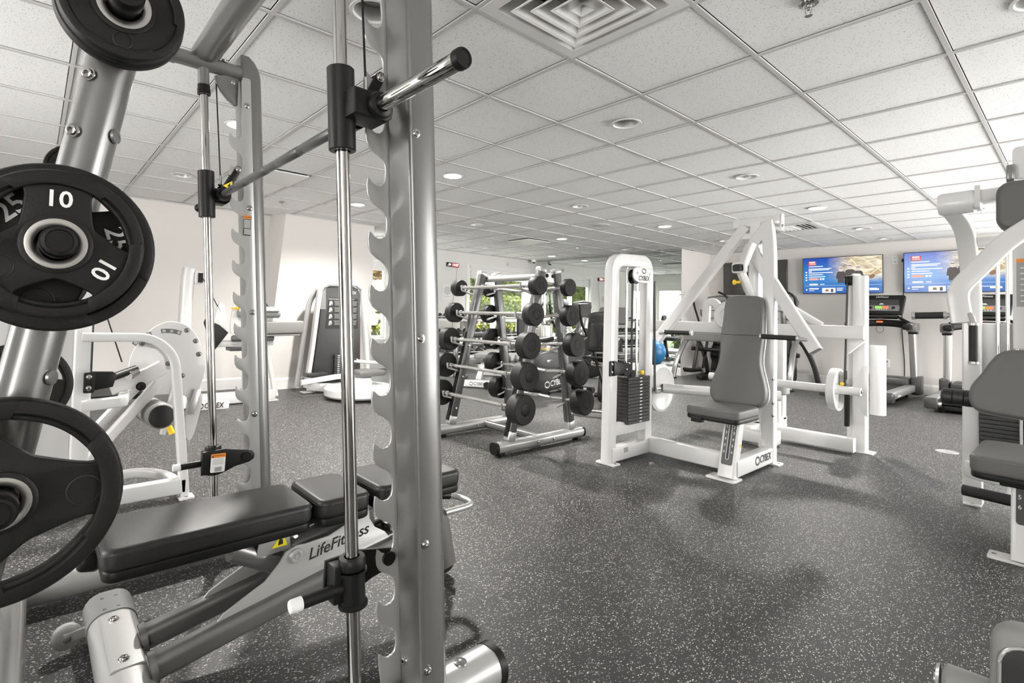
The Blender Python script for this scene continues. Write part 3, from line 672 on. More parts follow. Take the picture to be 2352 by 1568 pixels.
# ---------------------------------------------------------------- weight plates on pegs of the rear uprights
def weight_plate(r, th, lab, face, s=1, num='10', rot=0., grip=32):
    """rubber grip plate; face = centre of its outer face, s = side it faces (+X or -X)"""
    t = thing('weight_plate', lab, 'weight plate', tuple(V(*face)-V(s*th/2, 0, 0)), 'rubber grip plates on the smith machine')
    M = frame(V(*face)-V(s*th/2, 0, 0), (0, s, 0), (0, 0, 1))
    rin, rout, rh = .50*r, .79*r, .030
    holes = []
    for k in range(3 if grip else 0):
        a = R(rot+120*k); half = R(grip); pts = []
        for j in range(9): q = a-half+2*half*j/8; pts.append((rout*math.cos(q), rout*math.sin(q)))
        for j in range(5): q = a+R(grip*.55)-2*R(grip*.55)*j/4; rr = rin if 0 < j < 4 else rin*1.06; pts.append((rr*math.cos(q), rr*math.sin(q)))
        holes.append([tuple(p) for p in smooth2([(p[0], p[1]) for p in pts[::2]], 5)])
    web = MB().plate([circ(r*.97, 72)]+holes+[circ(rh, 28)], th*.62, M, .003, 2).build('web', 'rubber', t)
    def P(x, y, z): return M @ V(x, y, z)
    ax = M.to_3x3() @ V(0, 0, 1)
    o = P(0, 0, 0)
    MB().lathe(o, ax, [(-th/2, r*.86), (-th/2, r*.97), (-th/2+.003, r), (th/2-.004, r), (th/2-.001, r*.985), (th/2, r*.96), (th/2, r*.87), (th/2-.003, r*.845), (th*.30, r*.835), (-th*.3, r*.835), (-th/2, r*.86)], 72).build('rim', 'rubber', t)
    for k in range(3):                      # raised rim segments between the grips, and recessed medallions
        a = R(rot+60+120*k); b = MB(); pts = [(.985*r*math.cos(a+R(q)), .985*r*math.sin(a+R(q))) for q in range(-38, 39, 4)]+[(.80*r*math.cos(a+R(q)), .80*r*math.sin(a+R(q))) for q in range(34, -35, -4)]
        b.plate([pts], th*.5, M @ Matrix.Translation((0, 0, th*.29)), .003, 1); b.build('rim_segment', 'rubber', t)
    MB().lathe(o, ax, [(-th*.45, .028), (-th*.45, .045), (th*.40, .045), (th*.46, .041), (th*.46, .028)], 36).build('hub', 'rubber', t)
    MB().lathe(o, ax, [(-th*.4, .0262), (th*.44, .0262), (th*.50, .029), (th*.52, .0335), (th*.49, .038), (th*.40, .038)], 36).build('steel_ring', 'brushed', t)
    md = M @ V(.70*r*math.cos(R(rot+180+0)), .70*r*math.sin(R(rot+180)), th*.31)
    MB().lathe(M @ V(.66*r*math.cos(R(rot+300)), .66*r*math.sin(R(rot+300)), th*.31), ax, [(-.004, .155*r), (.0012, .155*r), (.0016, .145*r), (-.0006, .135*r), (-.0006, 0)], 26).build('medallion', 'decal_black', t)
    for k, q in enumerate((rot+180, rot+60) if grip else (rot+180,)):
        a = R(q); d = (math.cos(a), math.sin(a)); c = M @ V(.60*r*d[0], .60*r*d[1], th*.31+.0012)
        m3 = M.to_3x3(); text('number', num, r*.31, c, m3 @ V(d[1], -d[0], 0), m3 @ V(d[0], d[1], 0), 'decal_white', t, .0006, bold=.0006)
    return t
pegs = []
for s, X in ((1, XN), (-1, XF)):
    ru, yu = UP[s]
    for z, Y in ((1.538, .095), (1.14, .026), (.759, -.028), (.37, -.085)):
        L_ = .115
        pg = MB().lathe((X+s*.03, Y, z), (s, 0, 0), [(0, .0225), (L_-.03, .0225), (L_-.028, .024), (L_-.006, .024), (L_, .021), (L_+.001, .017), (L_-.001, .016), (L_-.001, 0)], 28).build('weight_peg', 'black_plastic', ru)
        MB().lathe((X+s*.03, Y, z), (s, 0, 0), [(0, .030), (.012, .030), (.012, .0225)], 28).build('peg_flange', 'silver', pg)
weight_plate(.113, .030, 'black grip plate marked 10 in white, front one at mid height on the left', (XN+.100, .024, 1.140), 1, '10', -90)
weight_plate(.131, .030, 'larger black grip plate marked 25 right behind the plate marked 10', (XN+.069, .026, 1.137), 1, '25', -44)
weight_plate(.150, .034, 'big black grip plate at the lower left edge, nearest the bench', (XN+.098, -.028, .759), 1, '25', 60, 40)
weight_plate(.088, .022, 'small black plate at the top edge, outer one of its pair', (XN+.100, .095, 1.538), 1, '5', -30, 0)
weight_plate(.091, .022, 'small black plate at the top edge, inner one of its pair', (XN+.076, .095, 1.538), 1, '5', -30, 0)
weight_plate(.088, .022, 'small black plate peeping out left of the slanted upright below the top plates', (XF-.075, .095, 1.538), -1, '5', 20, 0)
weight_plate(.131, .030, 'black grip plate on the far upright behind the plates marked 10 and 25', (XF-.075, .026, 1.14), -1, '25', 20)
weight_plate(.150, .034, 'black grip plate behind the slanted upright above the big lower plate', (XF-.075, -.028, .759), -1, '45', 20)
weight_plate(.150, .034, 'black grip plate low on the far upright seen through the big plate', (XF-.075, -.085, .37), -1, '25', 20)
# ================================================================ adjustable bench inside the smith machine
BX = -1.665
bn = thing('adjustable_bench', 'silver adjustable bench with three black pads standing inside the smith machine', 'bench', (BX, .7, 0))
def pad_box(name, parent, x0, x1, y0, y1, zt, th=.058, r=.035, m='vinyl_black', taper=0., shell=True, curve=0.):
    """upholstered pad: rounded outline, soft edge, seam and base shell"""
    w = x1-x0; l = y1-y0
    out = rrect(w, l, r, 5)
    if taper: out = [(p[0]*(1-taper*(p[1]/l+.5)), p[1]) for p in out]
    M = frame(((x0+x1)/2, (y0+y1)/2, zt-th/2), (1, 0, 0), (0, 1, 0))
    p = MB().plate([out], th, M, min(.016, th*.42), 4).build(name, m, parent, smooth=60)
    sc = [(a*1.004, b*1.004) for a, b in out]
    if shell: MB().plate([[(a*.985, b*.985) for a, b in out]], .028, M @ Matrix.Translation((0, 0, -th/2-.010)), .006, 2).build('pad_shell', 'black_plastic', p)
    b = MB(); P3 = [M @ V(a*1.002, q*1.002, th/2-.0155) for a, q in out]; b.tube(P3+[P3[0]], .0013, 5); b.build('piping', m, p)
    return p
pad_box('back_pad', bn, -1.80, -1.53, .145, .675, .457, taper=.05)
pad_box('middle_pad', bn, -1.80, -1.53, .690, .868, .457)
pad_box('seat_pad', bn, -1.80, -1.53, .895, 1.245, .462)
# grip tongue under the head end
MB().plate([rrect(.05, .075, .02)], .05, frame((-1.70, .135, .385), (0, .25, 1), (1, 0, 0)), .012, 2).build('pad_handle', 'black_plastic', bn)
ft = MB().sweep([(-2.06, .22, .062), (-1.30, .22, .062)], rrect(.125, .105, .048, 6)).build('front_foot', 'silver_light', bn)
MB().sweep([(-2.085, .22, .062), (-2.075, .22, .062), (-1.945, .22, .062)], rrect(.131, .111, .05, 6)).build('foot_cap', 'grey_shell', ft)
for a, b_ in ((-2.04, .20), (-2.04, .235), (-1.965, .20), (-1.965, .235)):
    MB().lathe((a, b_, .1165), (0, 0, 1), [(0, .005), (.001, .005), (.001, .003), (0, .0028), (0, 0)], 10).build('rivet', 'decal_black', ft)
MB().sweep([(-1.92, .222, .065), (-1.62, .222, .065)], rrect(.080, .105, .008)).build('foot_plate', 'silver_light', ft)
for x in (-1.885, -1.66): bolt((x, .215, .1175), (0, 0, 1), .010, 'chrome', ft)
for x in (-1.99, -1.36): MB().box((x, .22, .006), (.06, .07, .012), None, .003).build('foot_pad', 'black_plastic', ft)
wh = MB().lathe((-2.0, .112, .052), (1, 0, 0), [(-.011, .010), (-.011, .030), (-.008, .037), (.008, .037), (.011, .030), (.011, .010)], 26).build('wheel', 'silver_light', bn)
MB().lathe((-1.99, .112, .052), (1, 0, 0), [(0, .010), (.012, .010), (.013, .006), (.013, 0)], 16).build('axle', 'steel', wh)
MB().beam((-1.985, .105, .052), (-1.985, .165, .058), .006, .03, bev=.002).build('wheel_fork', 'silver_light', wh, smooth=None)
for x in (-1.735, -1.580):
    r_ = MB().sweep([(x, .26, .113), (x, .74, .200), (x, 1.02, .245)], rrect(.058, .066, .022, 4)).build('side_rail', 'silver', bn)
    MB().lathe((x, .262, .113), (0, 1, .18), [(0, .040), (.016, .040), (.016, .03)], 20).build('weld_collar', 'silver', r_)
RK = [(.405, .160), (.435, .192), (.475, .212), (.545, .245), (.585, .285), (.605, .315), (.635, .328), (.665, .325), (.74, .330), (.80, .352), (.825, .400), (.845, .418), (.868, .415), (.880, .398), (.885, .350), (.905, .318), (.945, .292), (.97, .262), (.97, .235), (.72, .196)]
for x, s in ((-1.735-.0, -1), (-1.580, 1)):
    rp = MB().plate([RK], .007, frame((x, 0, 0), (0, 1, 0), (0, 0, 1)), .001, 1).build('rocker_plate', 'silver_light', bn)
    for (y, z) in ((.635, .298), (.857, .392)):
        MB().lathe((x+.004, y, z), (1, 0, 0), [(0, .021), (.006, .021), (.010, .017), (.010, .012), (.006, .011), (.006, .006), (.009, .005), (.009, 0)], 22).build('pivot_bolt', 'silver_light', rp)
text('lettering', 'LifeFitness', .050, (-1.580+.0045, .776, .303), (0, 1, .16), (0, -.16, 1), 'decal_black', bn, .0004, shear=.32, bold=.0004)
# strut and ladder tube
MB().cyl((-1.657, .475, .332), (-1.657, .665, .222), .034, n=26).build('ladder_tube', 'silver', bn)
MB().cyl((-1.657, .44, .352), (-1.657, .49, .323), .016, n=18).build('ladder_bar', 'chrome', bn)
MB().cyl((-1.73, .655, .262), (-1.586, .655, .262), .024, n=20).build('cross_tube', 'silver', bn)
MB().beam((-1.665, .20, .386), (-1.665, .88, .386), .07, .032, bev=.006).build('back_rail', 'silver', bn, smooth=None)
MB().beam((-1.665, .83, .36), (-1.665, 1.22, .385), .07, .045, bev=.008).build('seat_rail', 'silver', bn, smooth=None)
MB().sweep([(-1.665, .62, .275), (-1.665, .93, .335)], rrect(.075, .075, .02)).build('centre_beam', 'silver_dark', bn)
wt = MB().plate([[(-.024, -.016), (.024, -.020), (.012, .024)]], .001, frame((-1.6225, .60, .335), (0, 1, .1), (0, -.1, 1))).build('warning_triangle', 'warn_yellow', bn, smooth=None)
MB().plate([[(-.075, -.03), (.03, -.035), (.028, .026), (-.06, .026)]], .006, frame((-1.627, .605, .335), (0, 1, .1), (0, -.1, 1)), .001, 1).build('sticker_bracket', 'silver_light', bn)
MB().plate([[(-.007, -.010), (.008, -.010), (.009, .002), (.003, .010), (-.004, .004)]], .0014, frame((-1.6225, .603, .333), (0, 1, .1), (0, -.1, 1))).build('triangle_figure', 'decal_black', wt, smooth=None)
# rear leg, rear foot and drag handle
MB().sweep(fillet([(-1.657, 1.0, .245), (-1.657, 1.22, .28), (-1.657, 1.27, .06)], .06), rrect(.07, .075, .02)).build('rear_leg', 'silver', bn)
rf = MB().sweep([(-1.82, 1.275, .055), (-1.70, 1.275, .055)], rrect(.10, .08, .035, 5)).build('rear_foot', 'silver', bn)
for x in (-1.83, -1.71): MB().sweep([(x-.02, 1.275, .055), (x+.04, 1.275, .055)], rrect(.104, .084, .037, 5)).build('foot_cap', 'black_plastic', rf)
for x in (-1.80, -1.71): MB().cyl((x, 1.275, 0), (x, 1.275, .025), .022, n=18).build('foot_pad', 'black_plastic', rf)
hd = MB().tube(fillet([(-1.72, 1.24, .315), (-1.72, 1.37, .285), (-1.60, 1.37, .285), (-1.60, 1.22, .285)], .05, 6), .012, 14).build('drag_handle', 'silver_light', bn)
MB().cyl((-1.72, 1.25, .313), (-1.72, 1.33, .2945), .0155, n=16).build('grip_sleeve', 'black_plastic', hd)

# ================================================================ barbell rack
RX, RX2, RY = -2.83, -3.552, 3.16
rk = thing('barbell_rack', 'silver A frame rack holding ten fixed barbells', 'barbell rack', ((RX+RX2)/2, RY, 0))
FR = [(2.862, 1.265), (2.817, 1.048), (2.765, .818), (2.729, .597), (2.691, .362)]
BK = [(3.214, 1.266), (3.222, 1.043), (3.275, .814), (3.319, .585), (3.381, .351)]
for X in (RX, RX2):
    fo = MB().sweep([(X, 2.60, .058), (X, 3.60, .058)], rrect(.085, .085, .034, 5)).build('floor_tube', 'silver_light', rk)
    for y, d in ((2.60, -1), (3.60, 1)):
        MB().sweep([(X, y-d*.012, .058), (X, y+d*.012, .058)], rrect(.089, .089, .036, 5)).build('end_cap', 'black_plastic', fo)
    for y in (2.66, 3.54): MB().box((X, y, .008), (.06, .05, .016), None, .003).build('foot_pad', 'black_plastic', fo)
    for y in (3.02, 3.20): bolt((X+.042, y, .055), (1, 0, 0), .010, 'chrome', fo)
    for (a, c, up_) in (((2.745, .095), (3.066, 1.42), -1), ((3.452, .095), (3.232, 1.42), 1)):
        lg = MB().beam((X, a[0], a[1]), (X, c[0], c[1]), .062, .075, (0, 1, 0), .014).build('upright', 'gunmetal', rk)
        d = V(0, c[0]-a[0], c[1]-a[1]).normalized()
        MB().beam(V(X, *a), V(X, *a)+d*.075, .066, .079, (0, 1, 0), .012).build('weld_sleeve', 'silver_light', lg)
        MB().beam(V(X, *c)-d*.04, V(X, *c)+d*.003, .066, .079, (0, 1, 0), .012).build('top_cap', 'silver_light', lg)
        face = up_
        if up_ < 0:
            MB().beam(V(X, a[0]-.040, a[1]+.04), V(X, c[0]-.040, c[1]-.05), .034, .004, (0, 1, 0), .0).build('rubber_strip', 'black_plastic', lg, smooth=None)
        for k in range(5):
            f = .10+.2*k; p = V(X, *a).lerp(V(X, *c), f)
            bolt(p+V(.031, 0, 0), (1, 0, 0), .010, 'chrome', lg)
    MB().beam((X, 3.08, 1.345), (X, 3.22, 1.345), .03, .095, bev=.01).build('top_link', 'silver_light', rk, smooth=None)
    for y in (3.115, 3.185): bolt((X+.016, y, 1.36), (1, 0, 0), .012, 'decal_black', rk)
MB().tube([(RX, 3.13, .055), (RX2, 3.13, .055)], .034, 18).build('floor_cross_tube', 'silver', rk)
MB().tube([(RX-.02, 3.125, 1.355), (RX2+.02, 3.125, 1.355)], .027, 18).build('top_cross_tube', 'silver_light', rk)
for side, B in ((-1, FR), (1, BK)):
    for (y, z) in B:
        for X in (RX, RX2):
            # cradle: fixed to the upright, a hook under the bar
            k = MB().tube(fillet([(X, y-side*.09, z-.055), (X, y-side*.01, z-.032), (X, y+side*.028, z-.024), (X, y+side*.034, z+.022)], .014, 4), .009, 10).build('cradle', 'silver_light', rk)
# fixed barbells
ORD = ('top', 'second', 'third', 'fourth', 'bottom')
def head(b, x0, x1, y, z, r):
    s = 1 if x1 > x0 else -1; L_ = abs(x1-x0)
    b.lathe((x0, y, z), (s, 0, 0), [(0, 0), (0, r*.95), (.006, r), (L_-.006, r), (L_, r*.95), (L_, r*.42), (L_-.003, r*.40), (L_-.003, r*.33), (L_, r*.31), (L_, 0)], 40)
for i, (y, z) in enumerate(FR):
    r = (.072, .086, .098, .104, .108)[i]; xn, xf = RX+.115, RX2-.036; th = (.075, .075, .085, .10, .105)[i]
    t = thing('fixed_barbell', 'straight chrome barbell with round black heads, %s one on the rack near side' % ORD[i], 'barbell', ((xn+xf)/2, y, z), 'fixed barbells on the rack')
    MB().cyl((xn, y, z), (xf, y, z), .0140, n=16).build('bar', 'bar_chrome', t)
    for a, c in ((-.50, -.40), (-.33, -.20), (.20, .33), (.40, .50)):
        m_ = (xn+xf)/2; MB().cyl((m_+a*.8, y, z), (m_+c*.8, y, z), .0158, n=18).build('knurled_sleeve', 'bar_chrome', t)
    for x0, s in ((xn, 1), (xf, -1)):
        MB().lathe((x0-s*.05, y, z), (s, 0, 0), [(0, .0135), (.0, .021), (.05, .021)], 18).build('collar', 'bar_chrome', t)
        b = MB(); head(b, x0, x0+s*th, y, z, r); hh = b.build('barbell_head', 'iron_rubber', t)
        MB().lathe((x0+s*(th-.0005), y, z), (s, 0, 0), [(0, r*.40), (.0012, r*.385), (.0012, 0)], 28).build('end_disc', 'rubber', hh)
for i, (y, z) in enumerate(BK):
    r = (.070, .084, .094, .098, .102)[i]; xn, xf = RX+.125, RX2-.036; th = (.055, .075, .085, .095, .10)[i]
    t = thing('curl_barbell', 'bent chrome curl barbell with round black heads, %s one on the rack far side' % ORD[i], 'barbell', ((xn+xf)/2, y, z), 'curl barbells on the rack')
    m_ = (xn+xf)/2
    pth = [(xn, y, z), (m_+.33, y, z), (m_+.24, y+.02, z-.005), (m_+.12, y+.055, z-.02), (m_, y+.01, z-.005), (m_-.12, y+.055, z-.02), (m_-.24, y+.02, z-.005), (m_-.33, y, z), (xf, y, z)]
    MB().tube(fillet(pth, .035, 4), .0130, 12).build('bent_bar', 'bar_chrome', t)
    for x0, s in ((xn, 1), (xf, -1)):
        MB().lathe((x0-s*.05, y, z), (s, 0, 0), [(0, .0135), (.0, .020), (.05, .020)], 18).build('collar', 'bar_chrome', t)
        b = MB(); head(b, x0, x0+s*th, y, z, r); hh = b.build('barbell_head', 'iron_rubber', t)
        MB().lathe((x0+s*(th-.0005), y, z), (s, 0, 0), [(0, r*.40), (.0012, r*.385), (.0012, 0)], 28).build('end_disc', 'rubber', hh)
# ================================================================ white chest press in the middle of the room
WP = 'white_paint'
def tb(name, path, w, h, parent, r=0., upv=(0, 0, 1), m=WP, c=.010):
    p = fillet(path, r, 7) if r else path
    return MB().sweep(p, rrect(w, h, c, 3), upv).build(name, m, parent)
def foot_plate(c, sx, sy, parent):
    f = MB().plate([rrect(sx, sy, .012)], .012, frame((c[0], c[1], .0065), (1, 0, 0), (0, 1, 0)), .002, 1).build('foot_plate', WP, parent)
    for k in (-1, 1):
        d = (k*(sx/2-.02), 0) if sx > sy else (0, k*(sy/2-.02))
        MB().lathe((c[0]+d[0], c[1]+d[1], .0125), (0, 0, 1), [(0, .009), (.0008, .009), (.0008, .005), (0, .005), (0, 0)], 12).build('screw', 'silver_dark', f)
    return f
def weight_stack(parent, x0, x1, y0, y1, z0, n, h, holes=True, face=1):
    for k in range(n):
        p = MB().box(((x0+x1)/2, (y0+y1)/2, z0+h*(k+.5)), (x1-x0, y1-y0, h-.0022), None, .0018).build('stack_plate', 'shroud', parent, smooth=None)
        if holes:
            MB().box((x1+.0004 if face > 0 else x0-.0004, (y0+y1)/2+.02, z0+h*(k+.5)), (.0008, .030, h*.34)).build('weight_number', 'decal_white', p, smooth=None)
def grip(name, p0, p1, parent, r=.0165, ends=('chrome', 'chrome')):
    p0, p1 = V(*p0), V(*p1); d = (p1-p0).normalized(); L_ = (p1-p0).length
    g = MB().lathe(p0, d, [(0, .012), (0, r), (L_, r), (L_, .012)], 22).build(name, 'foam', parent)
    for o, s in ((p0, -1), (p1, 1)):
        MB().lathe(o, d*s, [(0, r*1.18), (.010, r*1.18), (.013, r), (.013, r*.4), (.010, r*.35), (.010, 0)], 22).build('grip_collar', 'silver_light', g)
    return g
def cybex_mark(o, x, y, size, parent, m='decal_black', swoosh=True, sx=1.):
    x = Vector(x).normalized(); y = Vector(y).normalized(); o = Vector(o)
    t = text('brand_lettering', 'CYBEX', size, o+x*size*.45, x, y, m, parent, .0004, shear=.14, bold=size*.012, sx=.95*sx)
    if swoosh:
        c = o-x*size*1.55*sx; M = frame(c, x, y); q = size*.44; n = x.cross(y)
        for sg in (1, -1):
            pts = [(sg*q*1.05*math.cos(R(a)), sg*q*math.sin(R(a))) for a in range(-10, 171, 15)]+[(sg*(q*.80*math.cos(R(a))-q*.03), sg*(q*.58*math.sin(R(a))+.06*q)) for a in range(160, -1, -16)]
            MB().plate([pts], .0008, M).build('brand_swirl', m, t, smooth=None)
    return t
cp = thing('chest_press', 'white chest press machine with grey padded seat and hanging arms in mid room', 'weight machine', (-1.7, 3.9, 0))
TX = -2.22
tb('stack_tower', [(TX, 3.135, .012), (TX, 3.150, 1.455), (TX, 3.60, 1.47), (TX, 3.60, .012)], .095, .068, cp, .10, (1, 0, 0))
tb('tower_foot_rail', [(TX, 3.13, .065), (TX, 3.62, .065)], .085, .10, cp)
tb('tower_cross_rail', [(TX, 3.16, .235), (TX, 3.60, .235)], .06, .085, cp)
foot_plate((TX+.0, 3.135), .16, .085, cp)
MB().box((TX+.0435, 3.29, .085), (.001, .05, .035)).build('serial_label', 'decal_grey', cp, smooth=None)
MB().box((TX-.03, 3.655, 0.62), (.03, .05, .82), None, .006).build('rear_shroud', WP, cp, smooth=None)
weight_stack(cp, TX-.07, TX+.058, 3.29, 3.575, .262, 14, .0245)
for y in (3.335, 3.475): MB().cyl((TX, y, .27), (TX, y, 1.43), .0095, n=14).build('guide_rod', 'chrome', cp)
MB().box((TX-.005, 3.405, .62), (.05, .05, .06), None, .005).build('selector_head', 'black_steel', cp, smooth=None)
MB().box((TX+.0, 3.41, 1.0), (.004, .024, .72)).build('stack_strap', 'strap', cp, smooth=None)
for y, z in ((3.43, 1.35), (3.62, 1.35)):
    pu = MB().lathe((TX-.02, y, z), (1, 0, 0), [(0, .012), (0, .055), (.006, .055), (.010, .048), (.03, .048), (.034, .055), (.04, .055), (.04, .012)], 30).build('pulley', 'black_plastic', cp)
lp = smooth2([(-.125, .015), (-.10, .05), (0, .060), (.10, .055), (.125, .02), (.12, -.035), (.07, -.055), (0, -.058), (-.08, -.05), (-.12, -.025)], 5)
np_ = MB().plate([[(p.x, p.y) for p in lp]], .012, frame((TX+.095, 3.395, 1.355), (0, 1, .02), (0, -.02, 1)), .003, 2).build('name_plate', WP, cp)
text('brand_lettering', 'CYBEX', .048, (TX+.1022, 3.40, 1.330), (0, 1, .02), (0, -.02, 1), 'decal_black', np_, .0004, shear=.14, bold=.0007)
for sg in (1, -1):
    pts = [(sg*.026*math.cos(R(a)), sg*.020*math.sin(R(a))) for a in range(-10, 171, 15)]+[(sg*(.020*math.cos(R(a))-.001), sg*(.012*math.sin(R(a))+.001)) for a in range(160, -1, -16)]
    MB().plate([pts], .0008, frame((TX+.1022, 3.40, 1.384), (0, 1, 0), (0, 0, 1))).build('brand_swirl', 'decal_black', np_, smooth=None)
for y in (3.315, 3.478): bolt((TX+.101, y, 1.365), (1, 0, 0), .007, 'chrome', np_)
# roller bracket on the front leg
br = MB().box((TX+.05, 3.10, .68), (.012, .075, .105), None, .004).build('roller_bracket', 'black_steel', cp, smooth=None)
MB().plate([[(0, -.05), (.16, -.035), (.175, .0), (.16, .02), (.03, .05), (0, .05)]], .008, frame((TX+.062, 3.10, .68), (0, 1, 0), (0, 0, 1)), .001, 1).build('bracket_arm', 'black_steel', br)
for z in (.655, .71): bolt((TX+.057, 3.085, z), (1, 0, 0), .009, 'chrome', br)
MB().lathe((TX+.01, 3.27, .665), (1, 0, 0), [(0, .012), (0, .050), (.012, .050), (.014, .046), (.034, .046), (.036, .050), (.05, .050), (.05, .012)], 28).build('roller', 'black_plastic', br)
bolt((TX+.066, 3.25, .668), (1, 0, 0), .008, 'chrome', br)
MB().lathe((TX+.058, 3.42, .64), (1, 0, 0), [(0, .006), (.02, .006), (.022, .017), (.034, .018), (.038, .012), (.039, 0)], 18).build('selector_pin', 'yellow', cp)
# strap down to the cam wheel and its shaft
MB().beam((TX+.02, 3.675, 1.33), (TX+.02, 3.705, .47), .004, .028, (0, 1, 0), 0).build('drive_strap', 'strap', cp, smooth=None)
cw = MB().lathe((TX-.02, 3.86, .478), (1, 0, 0), [(-.02, .03), (-.02, .17), (-.015, .188), (.015, .188), (.02, .17), (.012, .155), (.012, .03)], 44).build('cam_wheel', WP, cp)
MB().box((TX+.02, 3.735, .475), (.04, .07, .045), None, .008).build('strap_clamp', 'steel', cp, smooth=None)
MB().cyl((TX, 3.86, .478), (-1.50, 3.86+.42, .478), .038, n=22).build('cam_shaft', WP, cp)
# base
tb('base_beam', [(TX, 3.64, .072), (-1.54, 3.64, .072)], .08, .11, cp)
tb('seat_beam', [(-1.515, 3.50, .072), (-1.515, 4.14, .072)], .075, .11, cp)
cybex_mark((-1.4755, 3.91, .078), (0, 1, 0), (0, 0, 1), .072, cp, sx=.9)
tb('seat_post', [(-1.535, 3.475, .012), (-1.535, 3.585, .395)], .105, .075, cp, 0, (0, 1, 0))
foot_plate((-1.555, 3.47), .19, .13, cp)
def on_post(z, off=.0): return V(-1.535, 3.475+(z-.012)*.2872-.0395-off, z)
dz = V(0, .2760, .9611)
sc_ = MB().plate([rrect(.072, .285, .012)], .003, frame(on_post(.235), (1, 0, 0), dz)).build('height_scale', 'shroud', cp)
MB().plate([rrect(.022, .25, .011), rrect(.016, .244, .008)], .004, frame(on_post(.250, .0004), (1, 0, 0), dz)).build('slot_outline', 'decal_white', sc_, smooth=None)
MB().plate([rrect(.014, .242, .007)], .004, frame(on_post(.250, .0001), (1, 0, 0), dz)).build('slot', 'decal_black', sc_, smooth=None)
for k, z in enumerate((.335, .297, .258, .218, .179)):
    for sx in (-1, 1): text('scale_number', str(k+2), .024, on_post(z, .0022)+V(sx*.0245, 0, 0), (1, 0, 0), dz, 'decal_white', sc_, .0003)
MB().box((-1.4815, 3.545, .22), (.001, .022, .016), eul(0, 0, 0)).build('caution_sticker', 'yellow', cp, smooth=None)
pad_box('seat_pad', cp, -1.825, -1.465, 3.455, 3.83, .447, .062, .05, 'vinyl_grey')
MB().box((-1.64, 3.60, .372), (.30, .26, .03), None, .006).build('seat_bracket', WP, cp, smooth=None)
MB().box((-1.735, 3.47, .360), (.075, .05, .036), None, .006).build('seat_latch', 'black_plastic', cp, smooth=None)
# columns
tb('main_column', [(-1.515, 4.11, .012), (-1.515, 4.11, 1.30), (-1.56, 4.22, 1.60), (-1.60, 4.28, 1.80)], .072, .085, cp, .16, (1, 0, .001))
foot_plate((-1.515, 4.12), .16, .10, cp)
tb('rear_mast', [(-1.70, 4.60, .06), (-1.69, 4.30, 1.25), (-1.67, 4.28, 1.78)], .11, .08, cp, .1, (1, 0, .001))
tb('mast_foot', [(-1.70, 4.50, .072), (-1.70, 4.75, .072)], .08, .11, cp)
tb('mast_cross', [(-1.95, 4.62, .072), (-1.70, 4.62, .072)], .08, .10, cp)
# back pad, leaning
BP = [(-.105, .405), (0, .412), (.105, .405), (.135, .385), (.145, .34), (.150, .20), (.155, .08), (.150, -.02), (.155, -.10), (.185, -.20), (.205, -.28), (.200, -.345), (.165, -.390), (.08, -.408), (0, -.412), (-.08, -.408), (-.165, -.390), (-.200, -.345), (-.205, -.28), (-.185, -.20), (-.155, -.10), (-.150, -.02), (-.155, .08), (-.150, .20), (-.145, .34), (-.135, .385)]
BPo = [(p.x*.96, p.y) for p in smooth2(BP, 3)]
MBP = frame((-1.665, 3.985, .815), (1, 0, 0), (0, .17, 1))
bp = MB().plate([BPo], .075, MBP, .022, 5).build('back_pad', 'vinyl_grey', cp, smooth=60)
MB().plate([[(a*1.03, b*1.01) for a, b in BPo]], .018, MBP @ Matrix.Translation((0, 0, -.040)), .004, 1).build('pad_shell', 'silver_light', bp)
b = MB(); b.tube([MBP @ V(a, .112, .0385) for a in (-.140, -.07, 0, .07, .140)], .0016, 6); b.build('pad_seam', 'decal_black', bp)
for z in (.62, .45, .36): bolt((-1.472, 4.055, z), (1, -.2, 0), .010, 'silver_dark', cp)
# head adjuster with yellow knob
tb('adjuster_bracket', [(-1.655, 4.12, 1.62), (-1.70, 4.05, 1.42)], .075, .05, cp)
ab = MB().plate([rrect(.10, .085, .018), rrect(.066, .05, .010)], .05, frame((-1.70, 4.03, 1.435), (1, 0, 0), (0, 0, 1)), .004, 1).build('adjuster_block', WP, cp)
MB().box((-1.70, 4.00, 1.43), (.06, .06, .045), None, .004).build('adjuster_end', 'black_plastic', ab, smooth=None)
tb('adjuster_tube', [(-1.69, 4.03, 1.40), (-1.63, 4.10, 1.19)], .055, .05, cp)
kb = MB().lathe((-1.69, 4.02, 1.325), (-1, -.1, 0), [(0, .011), (.03, .011), (.032, .016), (.042, .021), (.05, .020), (.054, .012), (.055, 0)], 20).build('pull_knob', 'yellow', cp)
# pivot bar and arms
tb('pivot_bar', [(-1.86, 4.32, 1.815), (-1.515, 4.32, 1.815)], .075, .075, cp)
MB().plate([rrect(.055, .13, .025)], .012, frame((-1.508, 4.315, 1.80), (0, 1, 0), (0, .2, 1)), .002, 1).build('pivot_plate', WP, cp)
bolt((-1.502, 4.30, 1.765), (1, 0, 0), .011, 'silver_dark', cp)
la = tb('press_arm', [(-1.755, 4.26, 1.775), (-2.375, 4.02, .855)], .080, .055, cp, 0, (0, 1, 0))
ra = tb('press_arm', [(-1.585, 4.26, 1.775), (-1.690, 4.20, 1.60), (-1.185, 4.00, .845)], .080, .055, cp, .06, (0, 1, 0))
for a_, p in ((la, (-2.375, 4.02, .855)), (ra, (-1.185, 4.00, .845))): pass
MB().beam((-1.205, 4.008, .872), (-1.183, 3.999, .8425), .077, .052, (0, 1, 0), .008).build('arm_end_cap', 'silver_dark', ra, smooth=None)
tb('arm_link', [(-1.80, 4.24, 1.70), (-1.62, 4.24, 1.69)], .03, .05, cp)
